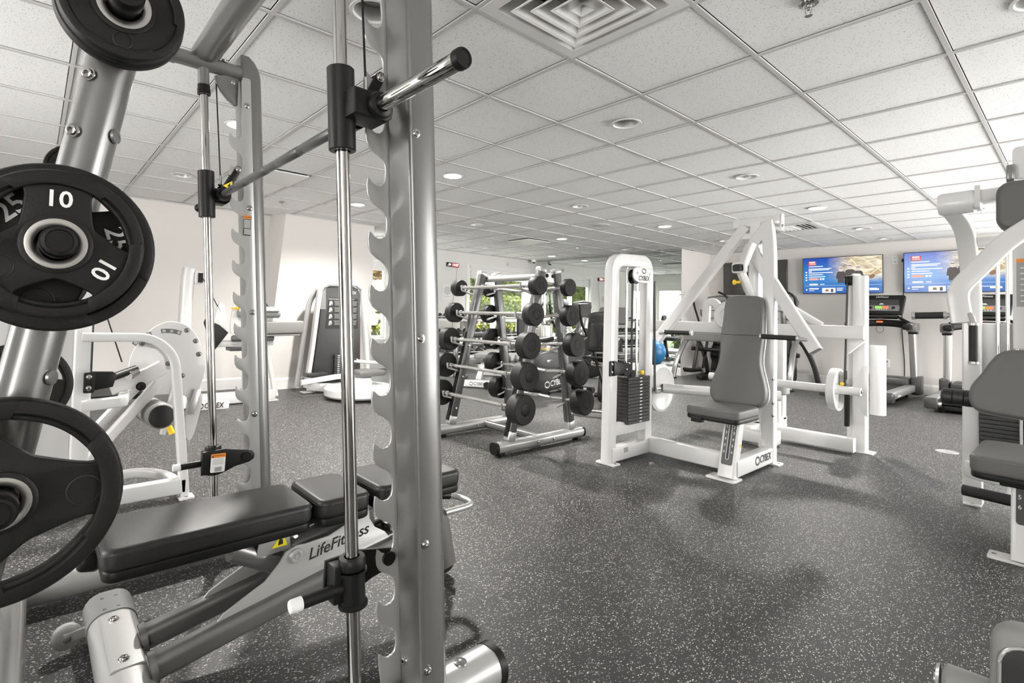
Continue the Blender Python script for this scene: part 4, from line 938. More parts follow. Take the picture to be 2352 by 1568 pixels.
for x0, x1, xa in ((-2.275, -2.045, -2.335), (-1.30, -1.515, -1.235)):
    MB().tube([(xa, 4.0, .915), (x0, 3.985, .925)], .014, 14).build('grip_stub', 'silver_light', cp)
    grip('hand_grip', (x0, 3.985, .925), (x1, 3.96, .928), cp, .0175)
# ================================================================ second white machine behind the press
m2 = thing('row_machine', 'white cable machine with long crossbar standing behind the chest press', 'weight machine', (-1.9, 5.0, 0))
tb('stack_tower', [(-1.195, 5.10, .012), (-1.195, 5.10, 1.42)], .095, .10, m2)
tb('tower_head', [(-1.195, 5.10, 1.35), (-1.245, 5.12, 1.425)], .09, .06, m2)
MB().box((-1.265, 5.13, .74), (.045, .05, 1.35), None, .004).build('inner_rail', WP, m2, smooth=None)
MB().beam((-1.268, 5.04, 1.41), (-1.285, 5.03, .52), .005, .040, (0, 1, 0), 0).build('drive_strap', 'strap', m2, smooth=None)
MB().lathe((-1.285, 5.06, 1.385), (1, 0, 0), [(0, .01), (0, .04), (.04, .04), (.04, .01)], 22).build('pulley', 'black_plastic', m2)
MB().lathe((-1.105, 5.22, .30), (0, 0, 1), [(0, 0), (0, .055), (.56, .055), (.56, 0)], 26).build('rod_shroud', WP, m2)
foot_plate((-1.19, 5.10), .18, .12, m2)
tb('base_beam', [(-1.95, 4.96, .072), (-1.20, 4.96, .072)], .08, .11, m2)
tb('spine_beam', [(-1.93, 4.72, .072), (-1.93, 5.55, .072)], .085, .11, m2)
tb('spine_post', [(-1.93, 5.50, .10), (-1.93, 5.50, .98)], .085, .085, m2)
tb('upper_beam', [(-2.95, 4.94, .962), (-1.13, 4.94, .962)], .075, .105, m2)
MB().plate([[(0, 0), (.12, 0), (.0, -.12)]], .07, frame((-1.24, 4.97, .91), (1, 0, 0), (0, 0, 1)), .003, 1).build('gusset', WP, m2)
tb('link_beam', [(-2.90, 4.94, .962), (-2.90, 5.5, .962), (-1.93, 5.5, .962)], .07, .09, m2)
wl_ = MB().lathe((-1.318, 4.93, .50), (1, 0, 0), [(-.03, .15), (-.03, .165), (-.026, .170), (.026, .170), (.03, .165), (.03, .15), (-.005, .145), (-.005, .04), (.03, .035), (-.03, .035), (-.03, .15)], 44).build('cam_wheel', WP, m2)
MB().cyl((-2.35, 4.93, .50), (-1.15, 4.93, .50), .033, n=20).build('cam_shaft', WP, m2)
MB().plate([[(-.03, 0), (.05, .19), (.085, .21), (.085, -.20), (.05, -.17)]], .012, frame((-1.205, 4.985, .50), (1, 0, 0), (0, 0, 1)), .002, 1).build('bearing_plate', WP, m2)
bolt((-1.15, 4.93, .50), (1, 0, 0), .012, 'silver_dark', m2)
MB().box((-1.27, 5.04, .36), (.03, .04, .32), None, .003).build('stack_side', 'black_steel', m2, smooth=None)
MB().lathe((-1.285, 5.0, .545), (0, -1, 0), [(0, .006), (.03, .006), (.032, .014), (.044, .014), (.046, 0)], 14).build('selector_pin', 'yellow', m2)
tb('arm_bracket', [(-2.40, 4.95, 1.0), (-2.395, 4.95, 1.195), (-2.33, 4.95, 1.215), (-2.15, 4.95, 1.03)], .07, .05, m2, .03, (0, 1, 0))
MB().lathe((-2.155, 4.92, 1.075), (0, -1, .05), [(0, 0), (0, .125), (.012, .135), (.05, .135), (.062, .12), (.062, .075), (.05, .07), (.05, .03), (.062, .025), (.062, 0)], 40).build('arm_disc', WP, m2)
tb('swing_arm', [(-1.78, 4.95, 1.235), (-1.43, 4.95, 1.01)], .055, .06, m2, 0, (0, 1, 0))
pad_box('chest_pad', m2, -2.56, -2.05, 4.80, 4.96, .915, .085, .03, 'vinyl_mid', shell=False)
MB().lathe((-1.88, 5.29, .36), (0, 0, 1), [(0, 0), (0, .085), (.012, .098), (.075, .098), (.09, .088), (.092, 0)], 28).build('round_pad', 'vinyl_mid', m2)
MB().cyl((-1.88, 5.29, .10), (-1.88, 5.29, .37), .03, n=16).build('pad_post', WP, m2)
# two round floor box covers
for i, (x, y, lab) in enumerate(((-.752, 5.728, 'round metal floor cover in the open floor near the right hand machine'), (-2.03, 5.757, 'round metal floor cover behind the white press column'))):
    t = thing('floor_cover', lab, 'floor cover', (x, y, 0), 'round floor covers')
    MB().lathe((x, y, 0), (0, 0, 1), [(0, .075), (.003, .072), (.0035, .062), (.003, .060), (.003, 0)], 32).build('cover', 'silver_light', t)
    MB().lathe((x, y, .003), (0, 0, 1), [(0, .012), (.001, .011), (.001, 0)], 14).build('screw', 'steel', t)
# ================================================================ white fly machine at the right edge
rm = thing('fly_machine', 'white chest fly machine with grey pads at the right edge of the room', 'weight machine', (-.15, 3.6, 0))
CX = -.14
tb('seat_post', [(CX-.03, 3.34, .012), (CX-.03, 3.40, .375)], .11, .085, rm, 0, (0, 1, 0))
foot_plate((CX-.03, 3.35), .26, .10, rm)
sc2 = MB().plate([rrect(.075, .20, .012)], .003, frame((CX-.03, 3.330, .275), (1, 0, 0), (0, .165, 1))).build('height_scale', 'shroud', rm)
MB().plate([rrect(.024, .17, .012), rrect(.018, .164, .009)], .004, frame((CX-.03, 3.3292, .285), (1, 0, 0), (0, .165, 1))).build('slot_outline', 'decal_white', sc2, smooth=None)
for k, z in ((4, .335), (5, .292), (6, .250)):
    for sx in (-1, 1): text('scale_number', str(k), .026, (CX-.03+sx*.0255, 3.3255-(.275-z)*.165, z), (1, 0, 0), (0, .165, 1), 'decal_white', sc2, .0003)
pad_box('seat_pad', rm, -.345, .075, 3.15, 3.66, .475, .075, .06, 'vinyl_grey')
MB().box((CX-.01, 3.30, .372), (.20, .20, .034), None, .006).build('seat_bracket', 'black_plastic', rm, smooth=None)
RB = [(-.10, .17), (0, .172), (.10, .17), (.15, .15), (.185, .10), (.215, .04), (.25, -.02), (.262, -.075), (.25, -.13), (.21, -.158), (.10, -.170), (0, -.173), (-.10, -.170), (-.21, -.158), (-.25, -.13), (-.262, -.075), (-.25, -.02), (-.215, .04), (-.185, .10), (-.15, .15)]
RBo = [(p.x, p.y) for p in smooth2(RB, 4)]; MRB = frame((CX, 3.74, .755), (1, 0, 0), (0, .12, 1))
rp_ = MB().plate([RBo], .075, MRB, .022, 5).build('back_pad', 'vinyl_grey', rm, smooth=60)
MB().plate([[(a*1.015, b*1.02) for a, b in RBo]], .014, MRB @ Matrix.Translation((0, 0, -.042)), .003, 1).build('pad_shell', 'silver_light', rp_)
tb('pad_mast', [(CX, 3.95, .06), (CX, 3.86, .95), (CX, 3.86, 1.58)], .09, .08, rm, .1, (1, 0, .001))
# rear weight tower with two columns
for x in (-.438, .16):
    tb('tower_column', [(x, 4.20, .012), (x, 4.20, 1.30), (x-.0 if x > 0 else x-.02, 4.10, 1.62), (x if x > 0 else x-.075, 3.95, 1.73)], .055, .085, rm, .18, (1, 0, .001))
    foot_plate((x, 4.22), .08, .14, rm)
tb('tower_cross', [(-.45, 4.16, 1.53), (.17, 4.16, 1.53)], .05, .055, rm)
tb('curved_skirt', [(.18, 4.08, .215), (-.30, 4.06, .215), (-.44, 4.10, .215), (-.46, 4.22, .215)], .035, .095, rm, .10)
weight_stack(rm, -.405, .03, 4.13, 4.27, .30, 12, .0235, holes=False)
MB().box((-.235, 4.12, .50), (.012, .03, .66), None, .003).build('stack_guard', WP, rm, smooth=None)
for x in (-.33, -.29, -.255): MB().cyl((x, 4.20, .55), (x, 4.20, 1.52), .009, n=12).build('guide_rod', 'chrome', rm)
MB().box((-.30, 4.24, .85), (.24, .02, .42), None, .01).build('rear_shroud', WP, rm, smooth=None)
gp = MB().box((-.16, 4.05, 1.22), (.20, .012, .60), None, .006).build('instruction_panel', WP, rm, smooth=None)
MB().box((-.165, 4.0425, 1.28), (.16, .001, .26)).build('instruction_sheet', 'decal_grey', gp, smooth=None)
MB().box((-.165, 4.0420, 1.40), (.16, .001, .02)).build('sheet_header', 'orange', gp, smooth=None)
for k in range(7): MB().box((-.165, 4.0420, 1.36-.03*k), (.13, .001, .006)).build('sheet_line', 'paper', gp, smooth=None)
MB().tube([(-.46, 4.02, .115), (.1, 3.93, .115)], .030, 18).build('foot_roller', 'foam', rm)
MB().tube([(-.27, 3.985, .115), (-.27, 4.06, .17), (-.27, 4.09, .215)], .018, 12).build('foot_arm', WP, rm)
tb('base_spine', [(CX, 3.36, .07), (CX, 4.28, .07)], .08, .09, rm)
kr = MB().lathe((-.52, 3.80, .655), (1, 0, -.02), [(0, 0), (0, .036), (.008, .044), (.045, .044), (.048, .041), (.051, .044), (.09, .044), (.093, .041), (.096, .044), (.16, .044), (.17, .036), (.17, 0)], 24).build('arm_roller', 'vinyl_black', rm)
MB().tube([(-.37, 3.82, .655), (-.25, 3.88, .64), (CX, 3.93, .62)], .015, 12).build('roller_arm', WP, rm)
# overhead beam, drum, head pad
tb('overhead_beam', [(-.36, 3.62, 1.695), (.35, 3.62, 1.72)], .06, .065, rm)
MB().lathe((-.46, 3.62, 1.675), (1, 0, .03), [(-.045, 0), (-.045, .05), (-.03, .058), (.09, .058), (.10, .05), (.10, 0)], 30).build('pivot_drum', WP, rm)
tb('drum_collar', [(-.362, 3.62, 1.69), (-.342, 3.62, 1.69)], .10, .12, rm)
tb('overhead_link', [(-.20, 3.62, 1.71), (-.20, 4.12, 1.66)], .05, .06, rm)
MB().plate([rrect(.34, .225, .055, 5)], .13, frame((-.095, 3.36, 1.585), (1, 0, 0), (0, .03, 1)), .025, 4).build('forearm_pad', 'vinyl_grey', rm, smooth=60)
MB().plate([rrect(.08, .09, .02)], .03, frame((-.235, 3.62, 1.79), (0, 1, 0), (0, 0, 1)), .006, 2).build('strap_roller', 'silver_dark', rm)
MB().plate([rrect(.12, .16, .02)], .02, frame((-.17, 3.62, 1.84), (1, 0, 0), (0, 0, 1)), .004, 2).build('cam_cover', WP, rm)
# near arm with two grips
am = tb('swing_arm', [(-.10, 3.30, 1.53), (-.225, 3.24, 1.42), (-.385, 3.20, 1.205), (-.365, 3.19, 1.055)], .075, .055, rm, .05, (0, 1, 0))
MB().tube(fillet([(-.375, 3.19, 1.09), (-.42, 3.185, 1.088), (-.43, 3.18, 1.088)], .01), .011, 12).build('grip_stub', 'silver_light', rm)
grip('hand_grip', (-.428, 3.18, 1.088), (-.528, 3.17, 1.084), rm, .0155)
MB().tube(fillet([(-.36, 3.19, 1.10), (-.335, 3.17, 1.095), (-.325, 3.16, 1.055)], .02), .011, 12).build('grip_stub', 'silver_light', rm)
grip('hand_grip', (-.326, 3.16, 1.045), (-.326, 3.16, .885), rm, .0155)
# grey padded seat cut by the lower right corner
pb = thing('leg_press_seat', 'grey padded seat with dark inset and piping in the lower right corner', 'weight machine', (.05, 1.55, 0))
out = rrect(.40, .36, .045, 5)
MP = frame((.068, 1.50, .275), (1, 0, 0), (0, .10, 1))
sp_ = MB().plate([out], .075, MP, .024, 5).build('back_pad', 'vinyl_mid', pb, smooth=60)
ins = rrect(.368, .31, .04, 5, (.0, -.008))
MB().plate([ins], .010, MP @ Matrix.Translation((0, 0, .0365)), .004, 2).build('pad_inset', 'vinyl_black', sp_, smooth=60)
b = MB(); P3 = [MP @ V(a, q, .0395) for a, q in ins]; b.tube(P3+[P3[0]], .0035, 7); b.build('piping', 'silver_light', sp_)
MB().sweep([(.06, 1.58, .0), (.06, 1.56, .30)], rrect(.10, .07, .01)).build('seat_post', WP, pb)
MB().plate([rrect(.3, .2, .02)], .012, frame((.06, 1.58, .0065), (1, 0, 0), (0, 1, 0)), .002, 1).build('foot_plate', WP, pb)
ro = MB().lathe((-.205, 1.50, .288), (1, .06, .0), [(0, 0), (.0, .030), (.008, .038), (.10, .038), (.11, .03), (.11, 0)], 26).build('leg_roller', 'vinyl_mid', pb)
MB().lathe((-.209, 1.50, .288), (-1, -.06, 0), [(0, .034), (.006, .030), (.006, .012), (.010, .011), (.010, 0)], 22).build('roller_cap', 'silver_light', ro)
MB().tube([(-.02, 1.51, .288), (-.01, 1.57, .18), (.06, 1.58, .10)], .015, 12).build('roller_arm', WP, pb)
# ================================================================ white leg extension by the left wall
le = thing('leg_extension', 'white leg extension machine with round cam seen behind the far smith rod', 'weight machine', (-3.4, .4, 0))
tb('stack_tower', [(-3.30, .20, .012), (-3.30, .20, 1.42), (-3.30, -.12, 1.42), (-3.30, -.12, .012)], .075, .06, le, .10, (1, 0, 0))
MB().box((-3.36, .04, .68), (.05, .26, 1.30), None, .01).build('stack_shroud', WP, le, smooth=None)
MB().beam((-3.27, .235, 1.40), (-3.27, .235, .70), .004, .007, (0, 1, 0), 0).build('drive_strap', 'strap', le, smooth=None)
tb('arch_frame', [(-3.235, .19, .885), (-3.235, .49, .880), (-3.235, .595, .78), (-3.235, .668, .012)], .045, .055, le, .09, (1, 0, 0))
foot_plate((-3.225, .672), .085, .075, le)
tb('foot_beam', [(-3.235, .12, .072), (-3.235, .665, .072)], .055, .085, le)
tb('curved_brace', [(-3.60, .30, .055), (-3.60, .46, .085), (-3.46, .60, .085), (-3.26, .655, .06)], .05, .05, le, .12)
MB().plate([[(.428, .870), (.481, .870), (.542, .850), (.586, .781), (.589, .698), (.560, .704), (.545, .775), (.513, .815), (.463, .828), (.428, .828)]], .012, frame((-3.262, 0, 0), (0, 1, 0), (0, 0, 1)), .002, 1).build('corner_gusset', WP, le)
for y, z in ((.445, .848), (.535, .825), (.568, .735)): bolt((-3.255, y, z), (1, 0, 0), .010, 'silver_dark', le)
FAN = [(.499, .881), (.534, .921), (.583, .949), (.627, .957), (.697, .939), (.752, .887), (.794, .798), (.814, .699), (.807, .62), (.788, .555), (.805, .487), (.787, .37), (.756, .256), (.727, .26), (.716, .378), (.722, .50), (.643, .527), (.543, .536), (.461, .58), (.425, .651), (.426, .742), (.453, .815)]
cam_ = MB().plate([[(p.x, p.y) for p in smooth2(FAN, 4)]], .02, frame((-3.53, 0, 0), (0, 1, 0), (0, 0, 1)), .003, 2).build('cam_disc', WP, le)
for a0, a1 in ((112, 142), (68, 98)):
    c = (.60, .70); pts = [(c[0]+.215*math.cos(R(a)), c[1]+.215*math.sin(R(a))) for a in range(a0, a1+1, 5)]+[(c[0]+.190*math.cos(R(a)), c[1]+.190*math.sin(R(a))) for a in range(a1, a0-1, -5)]
    sl_ = MB().plate([pts], .003, frame((-3.5195, 0, 0), (0, 1, 0), (0, 0, 1))).build('range_slot', 'silver_dark', cam_)
    for a in (a0+4, (a0+a1)/2, a1-4): MB().cyl((-3.52, c[0]+.2025*math.cos(R(a)), c[1]+.2025*math.sin(R(a))), (-3.512, c[0]+.2025*math.cos(R(a)), c[1]+.2025*math.sin(R(a))), .009, n=12).build('range_pin', 'silver_light', sl_)
for y, z in ((.705, .905), (.755, .84), (.775, .76), (.690, .635)): bolt((-3.52, y, z), (1, 0, 0), .011, 'silver_dark', cam_)
MB().plate([[(.755, .553), (.791, .55), (.755, .40), (.709, .405)]], .012, frame((-3.50, 0, 0), (0, 1, 0), (0, 0, 1)), .002, 1).build('lever_bar', 'brushed', le)
tb('seat_strut', [(-3.45, .56, .61), (-3.45, .27, .25), (-3.45, .20, .04)], .05, .075, le, .04, (1, 0, 0))
tb('seat_strut', [(-3.60, .50, .61), (-3.60, .18, .22), (-3.60, .14, .04)], .05, .065, le, .04, (1, 0, 0))
tb('side_rail', [(-3.27, .20, .540), (-3.27, .37, .548), (-3.45, .40, .55)], .05, .055, le, .02)
tb('pivot_arm', [(-3.44, .33, .60), (-3.44, .50, .655), (-3.44, .575, .70)], .03, .085, le, .04, (0, 0, 1))
bolt((-3.42, .47, .60), (1, 0, 0), .018, 'black_steel', le)
bk = MB().plate([rrect(.045, .10, .006)], .012, frame((-3.20, .223, .662), (0, 1, 0), (0, 0, 1)), .002, 1).build('spring_bracket', 'black_steel', le)
MB().plate([[(0, -.045), (.085, -.03), (.10, .03), (.085, .045), (0, .05)]], .035, frame((-3.215, .235, .665), (0, 1, 0), (0, 0, 1)), .004, 1).build('bracket_ear', 'black_steel', bk)
for z in (.635, .69): bolt((-3.193, .222, z), (1, 0, 0), .010, 'chrome', bk)
MB().cyl((-3.26, .27, .655), (-3.40, .44, .70), .020, n=16).build('gas_strut', 'black_plastic', le)
MB().cyl((-3.36, .40, .668), (-3.40, .44, .685), .026, n=14).build('strut_nut', 'chrome', le)
pad_box('seat_pad', le, -3.95, -3.62, .16, .56, .60, .075, .04, 'vinyl_grey')
ro = MB().lathe((-3.66, .545, .430), (1, .06, .02), [(0, 0), (0, .060), (.012, .072), (.30, .072), (.312, .062), (.315, 0)], 28).build('shin_roller', 'vinyl_mid', le)
MB().lathe((-3.347, .564, .436), (1, .06, .02), [(0, .064), (.004, .060), (.005, 0)], 28).build('roller_face', 'vinyl_black', ro)
MB().cyl((-3.345, .60, .375), (-3.33, .615, .335), .016, n=14).build('roller_latch', 'yellow', le)
tb('roller_arm', [(-3.52, .66, .60), (-3.52, .60, .30)], .03, .04, le, 0, (1, 0, 0))
MB().tube([(-3.75, .22, 1.34), (-3.62, .40, .72)], .004, 8).build('cable', 'black_steel', le)
# ================================================================ white pullover style machine behind it
gm = thing('abdominal_machine', 'white machine with long grey pads against the left wall', 'weight machine', (-6.2, 1.75, 0))
MB().sweep([(-6.05, 1.17, .01), (-6.05, 1.20, 1.34), (-6.05, 1.215, 1.44)], rrect(.11, .16, .03, 4), (1, 0, 0)).build('stack_tower', WP, gm)
MB().box((-5.985, 1.285, 1.345), (.05, .07, .13), None, .01).build('pulley_housing', WP, gm, smooth=None)
MB().box((-5.955, 1.30, 1.345), (.02, .045, .10)).build('pulley', 'black_plastic', gm, smooth=None)
MB().beam((-5.95, 1.30, 1.38), (-5.95, 1.50, 1.0), .004, .03, (1, 0, 0), 0).build('drive_strap', 'strap', gm, smooth=None)
tb('base_beam', [(-6.05, 1.10, .07), (-6.05, 2.12, .07)], .10, .12, gm)
tb('front_leg', [(-6.05, 1.80, .10), (-6.05, 1.80, .62)], .07, .06, gm)
tb('rear_leg', [(-6.05, 2.14, .05), (-6.05, 2.02, .64)], .06, .05, gm)
foot_plate((-6.05, 2.10), .10, .12, gm)
fb = MB().plate([rrect(.10, .34, .04, 5)], .085, frame((-5.86, 1.42, .043), (1, -.25, 0), (.25, 1, 0)), .006, 2).build('brand_foot', WP, gm)
cybex_mark((-5.805, 1.40, .045), (.25, 1, 0), (0, 0, 1), .075, fb, sx=.8)
tb('seat_frame', [(-6.05, 1.45, .655), (-6.05, 2.08, .665)], .09, .07, gm)
MB().box((-6.0, 1.75, .60), (.18, .30, .035), None, .004).build('under_tray', 'shroud', gm, smooth=None)
def roller(n, p0, p1, r, m, par):
    d = V(*p1)-V(*p0); L_ = d.length
    return MB().lathe(p0, d, [(0, 0), (0, r*.8), (.012, r), (L_-.012, r), (L_, r*.8), (L_, 0)], 24).build(n, m, par)
roller('thigh_roller', (-5.95, 1.62, .715), (-5.95, 2.06, .715), .034, 'vinyl_grey', gm)
MB().plate([rrect(.62, .11, .03, 4)], .14, frame((-5.90, 2.06, .835), (0, 1, .02), (1, 0, 0)), .018, 3).build('long_pad', 'vinyl_mid', gm, smooth=60)
tb('pad_rail', [(-5.90, 1.74, .745), (-5.90, 2.33, .755)], .05, .025, gm, m='brushed')
roller('chest_roller', (-5.90, 1.66, .985), (-5.90, 2.10, .985), .045, 'vinyl_mid', gm)
tb('arm_beam', [(-5.86, 1.66, 1.03), (-5.86, 2.08, 1.04)], .07, .05, gm)
MB().beam((-5.98, 1.93, 1.16), (-5.98, 2.0, 1.06), .01, .03, (1, 0, 0), 0).build('upper_strap', 'strap', gm, smooth=None)
for y, z, h in ((1.50, .93, .30), (1.66, .95, .36)):
    MB().plate([[(p.x, p.y) for p in smooth2([(-.05, -h/2), (.05, -h/2), (.06, 0), (.03, h/2), (-.02, h/2), (-.055, 0)], 4)]], .03, frame((-5.95, y, z), (0, 1, 0), (0, 0, 1)), .004, 1).build('adjust_sector', WP, gm)
for y, z in ((1.60, 1.04), (1.70, .80), (1.85, 1.05)):
    MB().lathe((-5.92, y, z), (.6, .7, 0), [(0, .008), (.05, .008), (.052, .018), (.075, .022), (.08, .012), (.081, 0)], 16).build('pull_knob', 'yellow', gm)
MB().plate([[(0, -.18), (.14, .02), (.05, .10), (-.09, .16), (-.10, .12)]], .02, frame((-5.93, 1.44, .76), (0, 1, 0), (0, 0, 1)), .004, 1).build('stop_plate', 'black_steel', gm)
MB().box((-5.93, 1.76, .80), (.06, .10, .05), None, .008).build('clamp', 'black_plastic', gm, smooth=None)
# ================================================================ torso machine with tall dark shroud
tm_ = thing('torso_machine', 'white rotary torso machine with tall dark instruction panel by the wall jog', 'weight machine', (-6.1, 3.05, 0))
fr_ = [(2.64, .06), (2.70, .55), (2.775, 1.26), (2.82, 1.35), (2.905, 1.385), (3.24, 1.392), (3.335, 1.355), (3.385, 1.27), (3.455, .62), (3.50, .06)]
tb('tower_frame', [(-6.40, y, z) for y, z in smooth2(fr_, 4, False)], .05, .10, tm_, 0, (1, 0, 0), c=.02)
tb('tower_side', [(-6.60, 2.60, .05), (-6.58, 2.72, 1.15), (-6.52, 2.80, 1.30)], .06, .05, tm_, .1, (1, 0, 0), m='silver_light')
sh = MB().plate([[(2.70, .10), (2.775, .80), (2.815, 1.25), (2.86, 1.33), (2.92, 1.355), (3.24, 1.36), (3.31, 1.33), (3.345, 1.26), (3.36, .80), (3.38, .10)]], .06, frame((-6.415, 0, 0), (0, 1, 0), (0, 0, 1)), .008, 2).build('dark_shroud', 'shroud', tm_)
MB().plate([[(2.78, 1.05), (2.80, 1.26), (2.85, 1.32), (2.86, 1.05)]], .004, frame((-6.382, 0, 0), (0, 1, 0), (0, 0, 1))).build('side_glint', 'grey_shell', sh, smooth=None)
pn = MB().plate([[(2.86, .80), (2.895, 1.20), (3.31, 1.20), (3.32, .80)]], .004, frame((-6.382, 0, 0), (0, 1, 0), (0, 0, 1))).build('instruction_panel', 'decal_black', sh, smooth=None)
for c0 in (2.93, 3.17):
    for k in range(4):
        z = 1.13-.085*k
        MB().plate([[(c0-.03, z-.03), (c0-.005, z-.03), (c0, z), (c0+.012, z-.03), (c0+.02, z), (c0+.01, z+.03), (c0-.02, z+.028)]], .002, frame((-6.379, 0, 0), (0, 1, 0), (0, 0, 1))).build('exercise_figure', 'decal_grey', pn, smooth=None)
        for j in range(4): MB().box((-6.379, c0+.085, z+.028-.016*j), (.002, .07 if j else .09, .005)).build('text_line', 'decal_grey', pn, smooth=None)
MB().box((-6.379, 3.07, 1.185), (.002, .36, .008)).build('panel_rule', 'decal_grey', pn, smooth=None)
text('brand_lettering', 'CYBEX', .05, (-6.380, 3.20, 1.275), (0, 1, 0), (0, 0, 1), 'decal_white', sh, .0004, shear=.14)
tb('front_rail', [(-6.02, 2.42, .18), (-6.02, 2.86, .225), (-6.02, 3.40, .225)], .05, .06, tm_)
MB().box((-6.25, 2.70, .235), (.12, .26, .05), None, .012).build('knee_rest', 'shroud', tm_, smooth=None)
foot_plate((-6.40, 2.66), .12, .16, tm_); foot_plate((-6.40, 3.48), .12, .12, tm_)
tb('curved_base', [(-6.40, 2.66, .075), (-6.20, 2.78, .075), (-6.10, 3.0, .075), (-6.10, 3.4, .075)], .05, .10, tm_, .1)
MB().lathe((-5.70, 3.02, .03), (0, 0, 1), [(0, 0), (0, .40), (.02, .42), (.09, .42), (.11, .40), (.11, 0)], 48).build('turntable', WP, tm_)
MB().lathe((-5.70, 3.02, 0), (0, 0, 1), [(0, 0), (0, .38), (.03, .38), (.03, 0)], 40).build('turntable_skirt', 'black_plastic', tm_)
MB().lathe((-5.70, 3.05, .14), (0, 0, 1), [(0, .12), (.10, .10), (.12, .06), (.12, 0)], 30).build('swivel_hub', WP, tm_)
MB().box((-5.72, 3.12, .29), (.30, .36, .07), None, .025).build('seat_pad', 'vinyl_grey', tm_, smooth=60)
MB().tube(fillet([(-5.95, 3.05, .42), (-5.85, 3.20, .40), (-5.70, 3.34, .40), (-5.55, 3.40, .32)], .06), .022, 14).build('hand_rail', WP, tm_)
grip('hand_grip', (-6.0, 2.96, .46), (-5.93, 3.08, .425), tm_, .02)
MB().box((-5.62, 3.42, .50), (.05, .16, .12), (0, .3, 0), .02).build('knee_pad', 'vinyl_mid', tm_, smooth=60)
weight_stack(tm_, -6.37, -6.33, 2.98, 3.05, .18, 12, .024)
# ================================================================ televisions
mat('tv_black', (.008, .008, .009), .12)
mat('tv_grey', (.040, .038, .036), .10, coat=.4)
def screen_mat():
    m = bpy.data.materials.new('screen_picture'); m.use_nodes = True; nt = m.node_tree; N = nt.nodes.new; L = nt.links.new
    b = nt.nodes['Principled BSDF']; b.inputs['Roughness'].default_value = .15; b.inputs['Base Color'].default_value = (.01, .01, .01, 1)
    tc = N('ShaderNodeTexCoord'); sp = N('ShaderNodeSeparateXYZ'); L(tc.outputs['Generated'], sp.inputs[0])
    rp = N('ShaderNodeValToRGB'); e = rp.color_ramp.elements; e[0].position = 0; e[0].color = (.03, .13, .46, 1); e[1].position = 1; e[1].color = (.004, .07, .48, 1)
    q = rp.color_ramp.elements.new(.42); q.color = (.05, .27, .68, 1); L(sp.outputs[2], rp.inputs[0])
    # warm glowing court on the right, upper part
    mx = N('ShaderNodeMapRange'); mx.inputs[1].default_value = .32; mx.inputs[2].default_value = .62; L(sp.outputs[0], mx.inputs[0])
    mz = N('ShaderNodeMapRange'); mz.inputs[1].default_value = .28; mz.inputs[2].default_value = .50; L(sp.outputs[2], mz.inputs[0])
    mu = N('ShaderNodeMath'); mu.operation = 'MULTIPLY'; L(mx.outputs[0], mu.inputs[0]); L(mz.outputs[0], mu.inputs[1])
    no = N('ShaderNodeTexNoise'); no.inputs['Scale'].default_value = 7; no.inputs['Detail'].default_value = 4; L(tc.outputs['Generated'], no.inputs['Vector'])
    wr = N('ShaderNodeValToRGB'); w = wr.color_ramp.elements; w[0].position = .38; w[0].color = (.52, .38, .20, 1); w[1].position = .62; w[1].color = (.95, .88, .72, 1); L(no.outputs[0], wr.inputs[0])
    x = N('ShaderNodeMix'); x.data_type = 'RGBA'; L(mu.outputs[0], x.inputs[0]); L(rp.outputs[0], x.inputs[6]); L(wr.outputs[0], x.inputs[7])
    L(x.outputs[2], b.inputs['Emission Color']); b.inputs['Emission Strength'].default_value = 1.0
    MATS['screen_picture'] = m
screen_mat()
for n, c, s in (('px_white', (.95, .95, .95), 1.1), ('px_red', (.75, .06, .06), .9), ('px_pink', (.9, .45, .38), 1.), ('px_shirt', (.075, .06, .06), 1.), ('px_skin', (.80, .68, .58), 1.), ('px_ball', (.30, .16, .08), 1.), ('px_line', (.85, .76, .50), 1.2), ('px_blue', (.02, .10, .42), 1.)):
    mat(n, (.01, .01, .01), .3, emit=c, estr=s)
